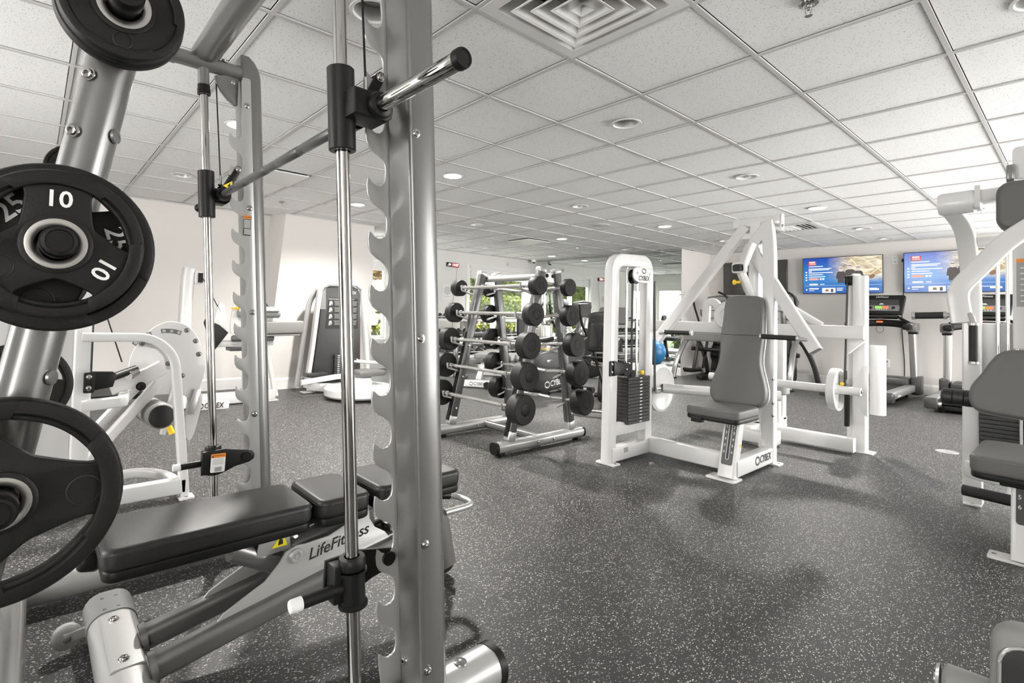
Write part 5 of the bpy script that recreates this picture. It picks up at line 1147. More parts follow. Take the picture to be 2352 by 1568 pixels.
def tv(x0, lab, on):
    w, h, y = 1.10, .60, YT-.11; zc = 1.795; tilt = .045
    t = thing('television', lab, 'television', (x0+w/2, y, zc), 'televisions on the end wall')
    M = frame((x0+w/2, y, zc), (1, 0, 0), (0, -tilt, 1))           # local z points to the room
    MB().plate([rrect(w, h, .008)], .032, M @ Matrix.Translation((0, 0, -.012)), .003, 1).build('bezel', 'tv_black', t)
    m3 = M.to_3x3()
    # screen as a box so Generated coordinates run left-right (x) and bottom-top (z)
    MB().box(M @ V(0, 0, .0045), (w-.016, .002, h-.018), m3 @ Matrix(((1, 0, 0), (0, 0, 1), (0, -1, 0))).transposed()).build('screen', 'screen_picture' if on else 'tv_grey', t, smooth=None)
    MB().box((x0+w/2, YT-.03, zc), (.34, .05, .26), None, .004).build('wall_mount', 'black_steel', t, smooth=None)
    MB().box((x0+w/2, YT-.065, zc), (.06, .06, .2), None, .004).build('mount_arm', 'black_steel', t, smooth=None)
    if not on: return t
    W_, H_ = w-.016, h-.018
    def R_(u0, u1, v0, v1, m, nm, k=1):       # u from left 0..1, v from top 0..1
        c = ((u0+u1)/2-.5)*W_, (.5-(v0+v1)/2)*H_
        return MB().plate([rrect((u1-u0)*W_, (v1-v0)*H_, .006)], .0006, M @ Matrix.Translation((c[0], c[1], .0058+.0004*k))).build(nm, m, t, smooth=None)
    def G(pts, m, nm, k=1):
        return MB().plate([[((u-.5)*W_, (.5-v)*H_) for u, v in pts]], .0006, M @ Matrix.Translation((0, 0, .0058+.0004*k))).build(nm, m, t, smooth=None)
    for a, b_, c, d in ((.62, .05, .80, .50), (.55, .36, .92, .10), (.78, .08, .99, .42), (.50, .12, .72, .36), (.86, .50, .99, .30)):
        dx, dy = (c-a), (d-b_); l = math.hypot(dx, dy); nx, ny = -dy/l*.006, dx/l*.006
        G([(a-nx, b_-ny), (c-nx, d-ny), (c+nx, d+ny), (a+nx, b_+ny)], 'px_line', 'court_line')
    R_(.07, .18, .08, .20, 'px_red', 'logo_box'); R_(.085, .165, .095, .13, 'px_white', 'logo_line', 2); R_(.085, .175, .145, .185, 'px_pink', 'logo_line', 2)
    for u1, v in ((.27, .235), (.38, .30), (.35, .335), (.12, .375), (.40, .415), (.27, .47), (.30, .53)): R_(.075, u1, v-.011, v+.011, 'px_white', 'text_line')
    R_(.08, .21, .565, .625, 'px_pink', 'button'); 
    for u in (.225, .26): R_(u, u+.026, .57, .62, 'px_white', 'button')
    for v in (.38, .455, .53, .60): R_(.033, .056, v, v+.035, 'px_white', 'menu_icon')
    R_(.035, .057, .88, .915, 'px_white', 'menu_icon')
    R_(.085, .20, .725, .765, 'px_white', 'text_line'); R_(.23, .29, .735, .755, 'px_white', 'text_line')
    R_(.02, .99, .782, .787, 'px_white', 'divider'); R_(.08, .21, .85, .885, 'px_white', 'text_line'); R_(.08, .15, .915, .93, 'px_white', 'text_line')
    R_(.255, .43, .85, .99, 'px_white', 'thumbnail'); R_(.30, .34, .89, .95, 'px_ball', 'thumbnail_detail', 2); R_(.37, .40, .88, .97, 'px_shirt', 'thumbnail_detail', 2)
    R_(.445, .53, .855, .875, 'px_white', 'text_line'); R_(.445, .52, .90, .93, 'px_white', 'text_line'); R_(.72, .94, .87, .885, 'px_white', 'text_line'); R_(.85, .96, .885, .93, 'px_white', 'text_line')
    for u, v, s in ((.50, .30, 1.), (.615, .24, 1.1), (.715, .29, 1.05)):
        G([(u-.062*s, v+.30*s), (u-.052*s, v+.13*s), (u-.03*s, v+.10*s), (u+.03*s, v+.10*s), (u+.052*s, v+.13*s), (u+.062*s, v+.30*s), (u+.04*s, v+.30*s), (u+.04*s, v+.42*s), (u-.04*s, v+.42*s), (u-.04*s, v+.30*s)], 'px_shirt', 'presenter_shirt', 2)
        G([(u+.030*s*math.cos(R(a)), v+.075*s*math.sin(R(a))+.03) for a in range(0, 360, 24)], 'px_skin', 'presenter_face', 3)
        G([(u-.021*s, v+.0), (u+.021*s, v+.0), (u+.021*s, v+.018), (u-.021*s, v+.018)], 'px_shirt', 'presenter_glasses', 4)
    G([(.88+.036*math.cos(R(a)), .56+.055*math.sin(R(a))-.02*math.cos(R(a))) for a in range(0, 360, 20)], 'px_ball', 'football', 3)
    return t
tv(-4.47, 'switched off dark television on the end wall nearest the corner', False)
tv(-3.13, 'television showing three presenters on a blue menu, between the other two screens', True)
tv(-1.78, 'television with a blue menu seen behind the right hand machine', True)
# wall plates, outlets and cables
def outlet(x, z, lab, plug=False):
    t = thing('wall_outlet', lab, 'outlet', (x, YT, z), 'outlets on the end wall')
    MB().plate([rrect(.085, .125, .008)], .008, frame((x, YT-.004, z), (1, 0, 0), (0, 0, 1)), .002, 1).build('cover', 'trim_white', t)
    for dz_ in (-.028, .028): MB().plate([rrect(.036, .032, .01)], .004, frame((x, YT-.009, z+dz_), (1, 0, 0), (0, 0, 1)), .001, 1).build('socket', 'grid_white', t)
    if plug:
        pl = MB().box((x, YT-.028, z+.028), (.034, .035, .03), None, .006).build('plug', 'black_plastic', t, smooth=None)
        MB().tube(smooth2([(x, YT-.05, z+.026), (x+.01, YT-.07, z-.06), (x-.02, YT-.06, z-.16), (x-.06, YT-.05, z-.30), (x-.08, YT-.05, z-.385)], 5, False), .005, 8).build('cord', 'black_plastic', pl)
outlet(-1.905, 2.005, 'white double outlet plate high on the wall between two screens'); outlet(-2.01, .42, 'low white outlet with black plug behind the treadmill', True)
t = thing('power_cord', 'long black cord running down the wall beside the third screen', 'cord', (-1.80, YT-.02, 0))
MB().tube(smooth2([(-1.795, YT-.03, 1.98), (-1.80, YT-.012, 1.5), (-1.82, YT-.012, 1.0), (-1.79, YT-.012, .45), (-1.795, YT-.02, .02)], 6, False), .006, 8).build('cord', 'black_plastic', t)
MB().box((-1.795, YT-.035, 1.99), (.04, .05, .05), None, .006).build('cord_plug', 'black_plastic', t, smooth=None)

# ================================================================ treadmills
def treadmill(cx, lab, first):
    t = thing('treadmill', lab, 'treadmill', (cx, 8.85, 0), 'treadmills facing the screens')
    def b(n, c, d, m, p=t, bev=.012, rot=None): return MB().box((cx+c[0], c[1], c[2]), d, rot, bev).build(n, m, p)
    b('deck', (0, 8.80, .13), (.56, 1.35, .06), 'shroud'); b('belt', (0, 8.80, .164), (.50, 1.33, .012), 'rubber', bev=.003)
    for s in (-1, 1):
        b('side_rail', (s*.335, 8.83, .13), (.12, 1.42, .10), 'grey_shell', bev=.02)
        e = b('rear_cap', (s*.335, 8.13, .105), (.13, .16, .13), 'shroud', bev=.03)
        text('brand_lettering', 'LifeFitness', .045, (cx+s*.4005, 8.40, .115), (0, s, 0), (0, 0, 1), 'decal_white', e, .0004, shear=.3)
        MB().cyl((cx+s*.24, 8.10, .10), (cx+s*.27, 8.10, .10), .03, n=16).build('roller_bolt', 'steel', e)
        b('post_foot', (s*.395, 9.50, .17), (.11, .24, .26), 'shroud', bev=.02)
        MB().sweep([(cx+s*.375, 9.50, .25), (cx+s*.36, 9.44, .90)], rrect(.085, .11, .02)).build('post', 'brushed', t)
        hs = b('handle_cap', (s*.365, 9.40, .985), (.12, .24, .13), 'silver', bev=.025)
        b('handle_end', (s*.33, 9.25, .99), (.10, .16, .085), 'black_plastic', hs, bev=.025)
        b('cap_joint', (s*.365, 9.43, .905), (.10, .13, .03), 'black_plastic', hs, bev=.008)
        MB().tube([(cx+s*.33, 9.34, 1.05), (cx+s*.17, 9.46, 1.14)], .018, 14).build('console_arm', 'black_steel', t)
    b('motor_hood', (0, 9.50, .20), (.66, .36, .14), 'shroud', bev=.04)
    b('base_frame', (0, 8.85, .06), (.60, 1.40, .06), 'black_plastic', bev=.01)
    for s in (-1, 1):
        for y in (8.3, 9.5): MB().cyl((cx+s*.27, y, 0), (cx+s*.27, y, .04), .025, n=14).build('leveller', 'black_plastic', t)
    MB().sweep(smooth2([(cx-.36, 9.36, 1.0), (cx-.2, 9.46, 1.03), (cx, 9.50, 1.04), (cx+.2, 9.46, 1.03), (cx+.36, 9.36, 1.0)], 4, False), rrect(.13, .10, .03), (0, 0, 1)).build('cross_console', 'black_plastic', t)
    M = frame((cx, 9.47, 1.30), (1, 0, 0), (0, .28, 1))
    cn = MB().plate([[(p[0]*(1+.06*p[1]/.15), p[1]) for p in rrect(.52, .29, .03, 4)]], .06, M, .01, 2).build('console', 'black_plastic', t)
    MB().plate([rrect(.40, .11, .01)], .004, M @ Matrix.Translation((0, .02, .030))).build('display', 'shroud', cn, smooth=None)
    kp = MB().plate([rrect(.42, .085, .01)], .004, M @ Matrix.Translation((0, -.055, .0305))).build('key_panel', 'grey_shell', cn, smooth=None)
    for x, m in ((-.035, 'green_lamp'), (.045, 'red_lamp')): MB().plate([rrect(.075, .034, .004)], .004, M @ Matrix.Translation((x, -.045, .033))).build('lit_key', m, kp, smooth=None)
    for x in (-.13, .14): MB().lathe(M @ V(x, -.05, .032), M.to_3x3() @ V(0, 0, 1), [(0, .022), (.004, .021), (.004, 0)], 20).build('dial', 'black_gloss', kp)
    for k in range(5): MB().plate([rrect(.012, .008, .002)], .004, M @ Matrix.Translation((-.05+.028*k, -.078, .0325))).build('small_key', 'decal_white', kp, smooth=None)
    MB().plate([[(-.03, 0), (.03, 0), (.012, .016), (-.012, .016)]], .004, M @ Matrix.Translation((0, .0, .0325))).build('chevron', 'decal_white', cn, smooth=None)
    text('brand_lettering', 'LifeFitness', .036, M @ V(0, .115, .0315), (1, 0, 0), (0, .28, 1), 'decal_white', cn, .0004, shear=.25)
    MB().plate([rrect(.38, .05, .012)], .05, frame((cx, 9.42, 1.13), (1, 0, 0), (0, .8, 1)), .006, 1).build('tray', 'black_gloss', t)
    MB().box((cx-.02, 9.425, 1.055), (.075, .03, .022), None, .005).build('stop_key', 'red_lamp', t)
    MB().tube(smooth2([(cx-.02, 9.41, 1.05), (cx-.06, 9.41, .95), (cx-.02, 9.41, .89), (cx+.03, 9.41, .94), (cx, 9.42, 1.03)], 5, False), .0025, 6).build('safety_cord', 'black_plastic', t)
    return t
treadmill(-1.955, 'dark treadmill with lit console standing right of the white cable machine', True)
treadmill(-.865, 'treadmill half hidden behind the right hand machine', False)

# ================================================================ elliptical trainers
def elliptical(cx, lab):
    t = thing('elliptical_trainer', lab, 'elliptical', (cx, 9.0, 0), 'elliptical trainers under the screens')
    for s in (-1, 1):
        x = cx+s*.40
        pa = smooth2([(x, 8.45, .02), (x-s*.01, 8.52, .25), (x-s*.04, 8.72, .58), (x-s*.07, 8.98, .78)], 6, False)
        MB().sweep(pa, rrect(.06, .08, .02), (1, 0, 0)).build('rear_arch', 'silver', t)
        pf = smooth2([(x-s*.07, 8.96, .77), (x-s*.05, 9.25, .62), (x-s*.02, 9.55, .33), (x, 9.72, .03)], 6, False)
        MB().sweep(pf, rrect(.055, .075, .02), (1, 0, 0)).build('front_arch', 'gunmetal', t)
        MB().box((x, 8.44, .01), (.085, .12, .02), None, .005).build('foot', 'black_plastic', t, smooth=None)
        MB().box((x, 9.72, .01), (.085, .12, .02), None, .005).build('foot', 'black_plastic', t, smooth=None)
        xa = cx+s*.17
        MB().beam((xa+s*.03, 9.02, .86), (xa, 8.80+s*.10, .14), .03, .05, (1, 0, 0), .008).build('pedal_arm', 'black_steel', t)
        MB().beam((xa-s*.02, 9.22, .80), (xa, 9.10+s*.05, .16), .03, .045, (1, 0, 0), .008).build('pedal_arm', 'black_steel', t)
        pd = MB().box((xa, 8.80+s*.12, .145), (.15, .36, .045), (0, 0, 0), .015).build('pedal', 'black_plastic', t)
        MB().box((xa, 8.80+s*.30, .175), (.15, .05, .05), None, .015).build('toe_stop', 'black_plastic', pd)
        xh = cx+s*.27
        MB().tube(smooth2([(xh-s*.02, 9.15, .80), (xh, 9.05, 1.05), (xh+s*.03, 8.98, 1.25), (xh+s*.02, 8.92, 1.42), (xh-s*.10, 8.88, 1.50)], 5, False), .017, 12).build('moving_handle', 'black_steel', t)
        MB().tube(smooth2([(cx+s*.06, 9.30, 1.06), (cx+s*.17, 9.16, 1.04), (cx+s*.20, 9.04, 1.10), (cx+s*.18, 8.98, 1.20)], 5, False), .015, 12).build('fixed_handle', 'silver_dark', t)
    MB().tube([(cx-.35, 9.0, .50), (cx+.35, 9.0, .50)], .035, 16).build('cross_tube', 'black_steel', t)
    MB().tube([(cx-.33, 8.97, .76), (cx+.33, 8.97, .76)], .022, 14).build('upper_cross_tube', 'silver', t)
    body = [(.0, .05), (.42, .05), (.40, .40), (.30, .62), (.16, .70), (.06, .62), (.02, .35)]
    MB().plate([[(p.x, p.y) for p in smooth2(body, 4)]], .22, frame((cx, 9.22, 0), (0, 1, 0), (0, 0, 1)), .03, 3).build('drive_housing', 'black_plastic', t)
    MB().lathe((cx-.13, 9.42, .42), (1, 0, 0), [(0, 0), (0, .18), (.015, .20), (.245, .20), (.26, .18), (.26, 0)], 32).build('flywheel_cover', 'black_gloss', t)
    MB().box((cx, 8.72, .05), (.10, .30, .07), None, .02).build('rear_stabiliser', 'black_plastic', t)
    MB().beam((cx, 9.42, .60), (cx, 9.34, 1.20), .07, .09, (0, 1, 0), .015).build('console_mast', 'silver_dark', t)
    M = frame((cx, 9.27, 1.30), (1, 0, 0), (0, .30, 1))
    c = MB().plate([[(p.x, p.y) for p in smooth2([(-.22, -.10), (0, -.12), (.22, -.10), (.24, .02), (.18, .11), (0, .135), (-.18, .11), (-.24, .02)], 4)]], .06, M, .012, 2).build('console', 'silver_light', t)
    MB().tube([M @ V(a, q, .02) for a, q in ((-.24, -.11), (-.25, .03), (-.19, .125), (0, .15), (.19, .125), (.25, .03), (.24, -.11))], .014, 10).build('console_rim', 'silver_dark', c)
    MB().plate([rrect(.16, .075, .006)], .004, M @ Matrix.Translation((-.09, .045, .031))).build('display', 'black_gloss', c, smooth=None)
    MB().plate([rrect(.075, .045, .004)], .004, M @ Matrix.Translation((-.10, .045, .033))).build('lit_digits', 'lcd', c, smooth=None)
    for k in range(3):
        for j in range(2): MB().plate([rrect(.022, .012, .003)], .004, M @ Matrix.Translation((.06+.04*k, .055-.035*j, .0315))).build('key', 'shroud', c, smooth=None)
    return t
elliptical(-4.27, 'elliptical trainer with curved silver legs in the corner beside the mirror'); elliptical(-3.24, 'elliptical trainer with curved silver legs behind the right arm of the press')

# ================================================================ recumbent bike and arc trainer by the mirror
rb = thing('recumbent_bike', 'recumbent bike with tall dark seat back behind the left tower of the press', 'exercise bike', (-3.3, 4.6, 0))
MS = frame((-3.24, 4.42, .885), (1, .1, 0), (0, .16, 1))
sb_ = MB().plate([[(p.x, p.y) for p in smooth2([(-.13, .19), (0, .205), (.13, .19), (.155, .12), (.150, -.10), (.13, -.20), (0, -.205), (-.13, -.20), (-.150, -.10), (-.155, .12)], 4)]], .05, MS, .018, 3).build('seat_back', 'black_plastic', rb, smooth=60)
MB().plate([rrect(.22, .26, .03)], .012, MS @ Matrix.Translation((0, -.045, .024)), .004, 1).build('back_panel', 'black_gloss', sb_)
pad_box('seat_pad', rb, -3.42, -3.06, 4.46, 4.86, .66, .06, .06, 'vinyl_black')
MB().beam((-3.25, 4.62, .62), (-3.18, 4.56, .10), .055, .07, (0, 1, 0), .012).build('seat_post', 'black_steel', rb)
MB().beam((-3.34, 4.42, .72), (-3.22, 4.52, .20), .03, .04, (0, 1, 0), .008).build('back_strut', 'black_steel', rb)
MB().sweep(smooth2([(-3.62, 4.36, .025), (-3.48, 4.42, .05), (-3.30, 4.50, .06), (-3.10, 4.56, .05), (-2.95, 4.60, .025)], 4, False), rrect(.06, .045, .02)).build('rear_base', 'chrome', rb)
MB().beam((-3.2, 4.5, .12), (-3.72, 5.45, .16), .08, .09, (0, 0, 1), .015).build('main_beam', 'silver_dark', rb)
MB().plate([[(p.x, p.y) for p in smooth2([(0, .06), (.55, .05), (.58, .50), (.45, .78), (.28, .72), (.08, .40)], 4)]], .20, frame((-3.62, 5.05, 0), (-.42, .91, 0), (0, 0, 1)), .03, 3).build('drive_housing', 'black_plastic', rb)
MB().beam((-3.86, 5.55, .70), (-3.80, 5.44, 1.0), .05, .06, (0, 1, 0), .01).build('console_mast', 'black_steel', rb)
MB().plate([rrect(.36, .22, .05, 4)], .05, frame((-3.78, 5.40, 1.05), (.91, .42, 0), (-.17, .37, 1)), .01, 2).build('console', 'grey_shell', rb)
MB().tube(fillet([(-3.47, 4.62, .62), (-3.47, 4.42, .60), (-3.40, 4.38, .62), (-3.05, 4.38, .62), (-3.0, 4.44, .60), (-3.0, 4.62, .62)], .04), .014, 12).build('side_handle', 'black_steel', rb)
gr_ = MB().lathe((-3.49, 4.33, .545), (1, .12, 0), [(0, 0), (0, .03), (.012, .037), (.13, .037), (.14, .03), (.14, 0)], 22).build('brand_roll', 'black_gloss', rb)
cybex_mark((-3.42, 4.300, .545), (1, .12, 0), (0, 0, 1), .036, gr_, 'decal_white', sx=.8)
MB().box((-3.25, 4.50, .55), (.26, .12, .05), None, .01).build('seat_carriage', 'steel', rb)
foot_ = MB().cyl((-3.45, 5.62, .05), (-4.05, 5.42, .05), .032, n=18).build('front_foot', 'black_steel', rb)
at_ = thing('arc_trainer', 'black arc trainer with white lettering on its housing behind the barbell rack', 'elliptical', (-4.6, 5.4, 0))
AB = [(4.84, .391), (4.941, .526), (5.165, .575), (5.41, .55), (5.776, .647), (5.923, .583), (5.90, .34), (5.934, .155), (5.93, .081), (5.423, .06), (4.997, .031), (4.871, .168), (4.891, .289)]
MB().plate([[(p.x, p.y) for p in smooth2(AB, 4)]], .26, frame((-4.73, 0, 0), (0, 1, 0), (0, 0, 1)), .03, 3).build('drive_housing', 'shroud', at_)
cybex_mark((-4.598, 5.28, .145), (0, 1, .1), (0, -.1, 1), .105, at_, 'decal_white', sx=.9)
MB().plate([rrect(.13, .05, .02)], .004, frame((-4.598, 5.17, .43), (0, 1, .05), (0, -.05, 1)), .001, 1).build('badge', 'silver_dark', at_)
MB().plate([[(p.x, p.y) for p in smooth2([(5.45, .10), (5.9, .12), (5.9, .30), (5.65, .33), (5.42, .40), (5.36, .30)], 4)]], .03, frame((-4.60, 0, 0), (0, 1, 0), (0, 0, 1)), .006, 1).build('side_panel', 'black_gloss', at_)
MB().box((-4.62, 5.10, .60), (.05, .14, .015), (0, 0, 0), .006).build('yellow_lever', 'yellow', at_)
for x in (-4.86, -4.60):
    MB().beam((x, 5.05, .70), (x, 5.75, .60), .07, .05, (0, 0, 1), .012).build('foot_link', 'black_steel', at_)
    MB().box((x, 5.0, .72), (.15, .36, .06), (.1, 0, 0), .02).build('foot_plate', 'black_plastic', at_)
MB().cyl((-4.30, 5.70, .055), (-5.05, 5.70, .055), .034, n=18).build('front_foot', 'black_steel', at_)
MB().lathe((-4.33, 5.70, .055), (1, 0, 0), [(0, .034), (0, .042), (.04, .042), (.045, .036), (.045, .014), (.04, .012), (.04, 0)], 22).build('foot_cap', 'black_plastic', at_)
MB().box((-4.40, 5.667, .062), (.05, .004, .03)).build('foot_label', 'decal_white', at_, smooth=None)
MB().cyl((-4.45, 5.0, .045), (-5.0, 5.0, .045), .03, n=16).build('rear_foot', 'black_steel', at_)
MB().beam((-4.73, 5.88, .55), (-4.73, 6.02, 1.08), .10, .10, (0, 1, 0), .02).build('mast', 'silver_dark', at_)
for s in (-1, 1):
    MB().tube(smooth2([(-4.73+s*.05, 5.95, .75), (-4.73+s*.22, 5.82, .78), (-4.73+s*.26, 5.66, .95), (-4.73+s*.27, 5.60, 1.20)], 5, False), .018, 12).build('handle', 'black_steel', at_)
    MB().tube(smooth2([(-4.73+s*.05, 5.95, .85), (-4.73+s*.14, 5.62, .72), (-4.73+s*.16, 5.30, .70)], 5, False), .017, 12).build('grip_bar', 'steel', at_)
MB().plate([rrect(.34, .20, .06, 4)], .05, frame((-4.73, 5.97, 1.12), (1, 0, 0), (0, .35, 1)), .012, 2).build('console', 'grey_shell', at_)
MB().tube([(-4.92, 5.94, 1.00), (-4.93, 5.96, 1.14), (-4.88, 6.0, 1.22), (-4.73, 6.02, 1.24), (-4.58, 6.0, 1.22), (-4.53, 5.96, 1.14), (-4.54, 5.94, 1.00)], .018, 12).build('console_rim', 'silver_dark', at_)
# ================================================================ dumbbells and their rack on the window wall
dr = thing('dumbbell_rack', 'white three shelf dumbbell rack along the window wall', 'dumbbell rack', (-8.0, 6.6, 0))
Y0_, Y1_ = 5.0, 8.15
for y in (Y0_+.04, 6.55, Y1_-.04):
    tb('rack_leg', [(-8.18, y, .03), (-8.18, y, 1.0)], .06, .07, dr); tb('rack_foot', [(-8.25, y, .03), (-7.62, y, .03)], .06, .06, dr)
    tb('side_plate', [(-8.15, y, .97), (-7.70, y, .30)], .02, .12, dr, 0, (0, 0, 1))
for z, x0, x1 in ((.925, -8.26, -7.92), (.575, -8.12, -7.70), (.255, -8.02, -7.55)):
    b = MB(); b.box(((x0+x1)/2, (Y0_+Y1_)/2, z), (x1-x0, Y1_-Y0_, .012), (0, R(-14), 0)); b.box((x1, (Y0_+Y1_)/2, z+.025-.045), (.012, Y1_-Y0_, .05)); b.build('shelf', WP, dr, smooth=None)
def dumbbell_mesh(L_, r, hr, m1, m2, par):
    MB().cyl(V(-L_*.28, 0, 0), V(L_*.28, 0, 0), hr, n=10).build('handle', m2, par)
    for s in (-1, 1):
        MB().lathe((s*L_*.24, 0, 0), (s, 0, 0), [(0, 0), (0, r*.80), (L_*.04, r), (L_*.20, r), (L_*.25, r*.80), (L_*.25, 0)], 6).build('hex_head', m1, par)
def row(n, y0, dy, x, z, L_, r, m1, m2, lab, grp):
    first = None
    for k in range(n):
        if first is None:
            t = thing('dumbbell', lab, 'dumbbell', (0, 0, 0), grp); dumbbell_mesh(L_, r, r*.32, m1, m2, t); first = t
        else: t = copy_tree(first)
        t.location = (x, y0+dy*k, z); t.rotation_euler = (0, R(14), 0)
mat('hex_black', (.03, .03, .031), .42)
row(15, 5.35, .165, -7.905, .655, .30, .062, 'hex_black', 'chrome', 'black hex dumbbell in the middle row of the wall rack', 'hex dumbbells on the middle shelf')
row(11, 5.40, .235, -7.79, .345, .36, .078, 'hex_black', 'chrome', 'large black hex dumbbell in the bottom row of the wall rack', 'hex dumbbells on the bottom shelf')
row(16, 5.35, .125, -8.08, .975, .20, .040, 'hex_black', 'chrome', 'small dumbbell in the top row of the wall rack', 'small dumbbells on the top shelf')
# medicine ball tree
mt = thing('ball_stand', 'slim white stand for medicine balls beside the window', 'ball stand', (-7.9, 8.45, 0))
MB().cyl((-8.02, 8.56, 0), (-8.02, 8.56, 1.55), .02, n=14).build('pole', WP, mt)
MB().lathe((-7.95, 8.52, 0), (0, 0, 1), [(0, .20), (.02, .20), (.03, .17), (.03, 0)], 28).build('base', 'black_plastic', mt)
mat('ball_grey', (.14, .14, .14), .3); mat('ball_brown', (.13, .07, .04), .35)
for k, (z, r, m, lab) in enumerate(((1.30, .115, 'ball_grey', 'grey medicine ball with handles, topmost on the stand'), (.86, .12, 'ball_grey', 'grey medicine ball in the middle of the stand'), (.60, .12, 'ball_grey', 'grey medicine ball with white number, below the middle one'), (.30, .13, 'ball_brown', 'dark medicine ball lowest on the stand'))):
    t = thing('medicine_ball', lab, 'medicine ball', (-7.88, 8.47, z), 'medicine balls on the stand')
    MB().sphere((-7.88, 8.47, z), r, 22).build('ball', m, t, smooth=80)
    MB().lathe((-7.88, 8.47, z), (.74, -.5, -.1), [(r*.90, r*.42), (r*.94, r*.44), (r*.96, r*.36), (r*.93, r*.30), (r*.90, 0)], 24).build('grip_ring', 'silver_dark', t)
    if k == 2: MB().lathe((-7.88, 8.47, z), (.74, -.5, -.5), [(r*.97, r*.2), (r*1.006, r*.18), (r*1.01, 0)], 16).build('number_patch', 'decal_white', t)
    MB().tube(fillet([(-8.02, 8.56, z-r), (-7.95, 8.48, z-r-.005), (-7.80, 8.40, z-r-.002)], .03), .010, 8).build('cradle_arm', WP, mt)
# chrome drum / bin by the window
t = thing('steel_bin', 'tall shiny steel bin below the window behind the barbell rack', 'bin', (-7.3, 8.05, 0))
MB().lathe((-7.3, 8.05, 0), (0, 0, 1), [(0, 0), (0, .15), (.02, .155), (.80, .155), (.82, .15), (.83, .12), (.83, 0)], 32).build('bin_body', 'brushed', t)
MB().lathe((-7.3, 8.05, .825), (0, 0, 1), [(0, .13), (.03, .11), (.035, .05), (.02, .045), (.02, 0)], 32).build('bin_lid', 'chrome', t)
# flat bench with white frame behind the barbell rack
wb = thing('flat_bench', 'white framed flat bench with wheels seen through the barbell rack', 'bench', (-5.9, 5.2, 0))
tb('front_foot', [(-5.78, 4.60, .06), (-5.34, 4.92, .06)], .09, .09, wb)
for x, y in ((-5.76, 4.58), (-5.42, 4.83)): MB().lathe((x, y-.02, .05), (.6, -.8, 0), [(-.02, 0), (-.02, .045), (.0, .05), (.03, .045), (.03, .015), (.03, 0)], 18).build('wheel', 'black_plastic', wb)
cybex_mark((-5.56+.027, 4.76-.036, .062), (.81, .59, 0), (0, 0, 1), .06, wb, sx=.9)
MB().box((-5.33, 4.93, .06), (.07, .09, .10), (0, 0, R(36)), .01).build('foot_end', 'black_plastic', wb)
tb('spine', [(-5.60, 4.80, .10), (-5.80, 5.08, .32), (-6.4, 5.85, .34)], .07, .08, wb, .12)
tb('rear_leg', [(-6.35, 5.78, .34), (-6.45, 5.92, .03)], .07, .07, wb); tb('rear_foot', [(-6.68, 5.75, .04), (-6.22, 6.08, .04)], .07, .07, wb)
MP2 = frame((-6.02, 5.38, .42), (.6, .8, 0) if False else (-.62, .785, 0), (-.785, -.62, 0))
MB().plate([rrect(1.10, .28, .04, 4)], .07, MP2, .02, 3).build('pad', 'vinyl_mid', wb, smooth=60)
ph = thing('preacher_bench', 'silver bench with long dark crossbar between the dumbbells and the barbell rack', 'bench', (-6.7, 6.0, 0))
MB().tube([(-6.75, 4.95, .53), (-6.55, 6.55, .55)], .05, 18).build('long_bar', 'silver', ph)
MB().lathe((-6.755, 4.93, .53), (-.12, -1, 0), [(-.14, .05), (-.14, .053), (0, .053), (0.005, 0)], 20).build('bar_sleeve', 'silver_light', ph)
for y in (5.25, 6.3): MB().beam((-6.70, y, .52), (-6.70, y, .03), .06, .07, (0, 1, 0), .012).build('leg', 'silver', ph); MB().beam((-6.98, y, .035), (-6.42, y, .035), .07, .06, (0, 0, 1), .012).build('foot', 'silver', ph)
MB().plate([rrect(.30, .75, .05, 4)], .08, frame((-6.70, 5.85, .68), (1, 0, 0), (0, 1, 0)), .022, 3).build('pad', 'vinyl_black', ph, smooth=60)
MB().beam((-6.70, 5.7, .55), (-6.70, 5.7, .66), .06, .10, (0, 1, 0), .01).build('pad_support', 'silver', ph)
t = thing('push_up_block', 'small white block on the floor left of the barbell rack', 'block', (-6.85, 5.2, 0))
MB().box((-6.85, 5.2, .03), (.26, .14, .06), (0, 0, .5), .012).build('block_base', WP, t); MB().box((-6.85, 5.2, .085), (.16, .05, .06), (0, 0, .5), .015).build('block_grip', WP, t)
# second dark seat by the window
sx_ = thing('exercise_bike', 'exercise bike with dark seat back between rack and medicine balls', 'exercise bike', (-6.4, 6.9, 0))
MB().plate([[(p.x, p.y) for p in smooth2([(-.15, .20), (0, .215), (.15, .20), (.17, .10), (.14, -.22), (0, -.25), (-.14, -.22), (-.17, .10)], 4)]], .06, frame((-6.45, 6.60, .88), (.3, .95, 0), (.12, -.05, 1)), .02, 3).build('seat_back', 'vinyl_black', sx_, smooth=60)
pad_box('seat_pad', sx_, -6.40, -6.02, 6.50, 6.86, .60, .06, .06, 'vinyl_black')
MB().beam((-6.38, 6.66, .60), (-6.25, 6.72, .06), .06, .08, (0, 1, 0), .012).build('seat_post', 'black_steel', sx_)
MB().beam((-6.6, 6.45, .035), (-6.3, 7.0, .035), .07, .06, (0, 0, 1), .02).build('rear_base', 'silver', sx_)
MB().beam((-6.25, 6.72, .10), (-5.5, 7.1, .14), .08, .09, (0, 0, 1), .015).build('main_beam', 'silver_dark', sx_)
MB().plate([[(p.x, p.y) for p in smooth2([(0, .05), (.5, .05), (.52, .45), (.40, .70), (.22, .60), (.05, .35)], 4)]], .20, frame((-5.75, 7.0, 0), (.92, .39, 0), (0, 0, 1)), .03, 3).build('drive_housing', 'black_plastic', sx_)
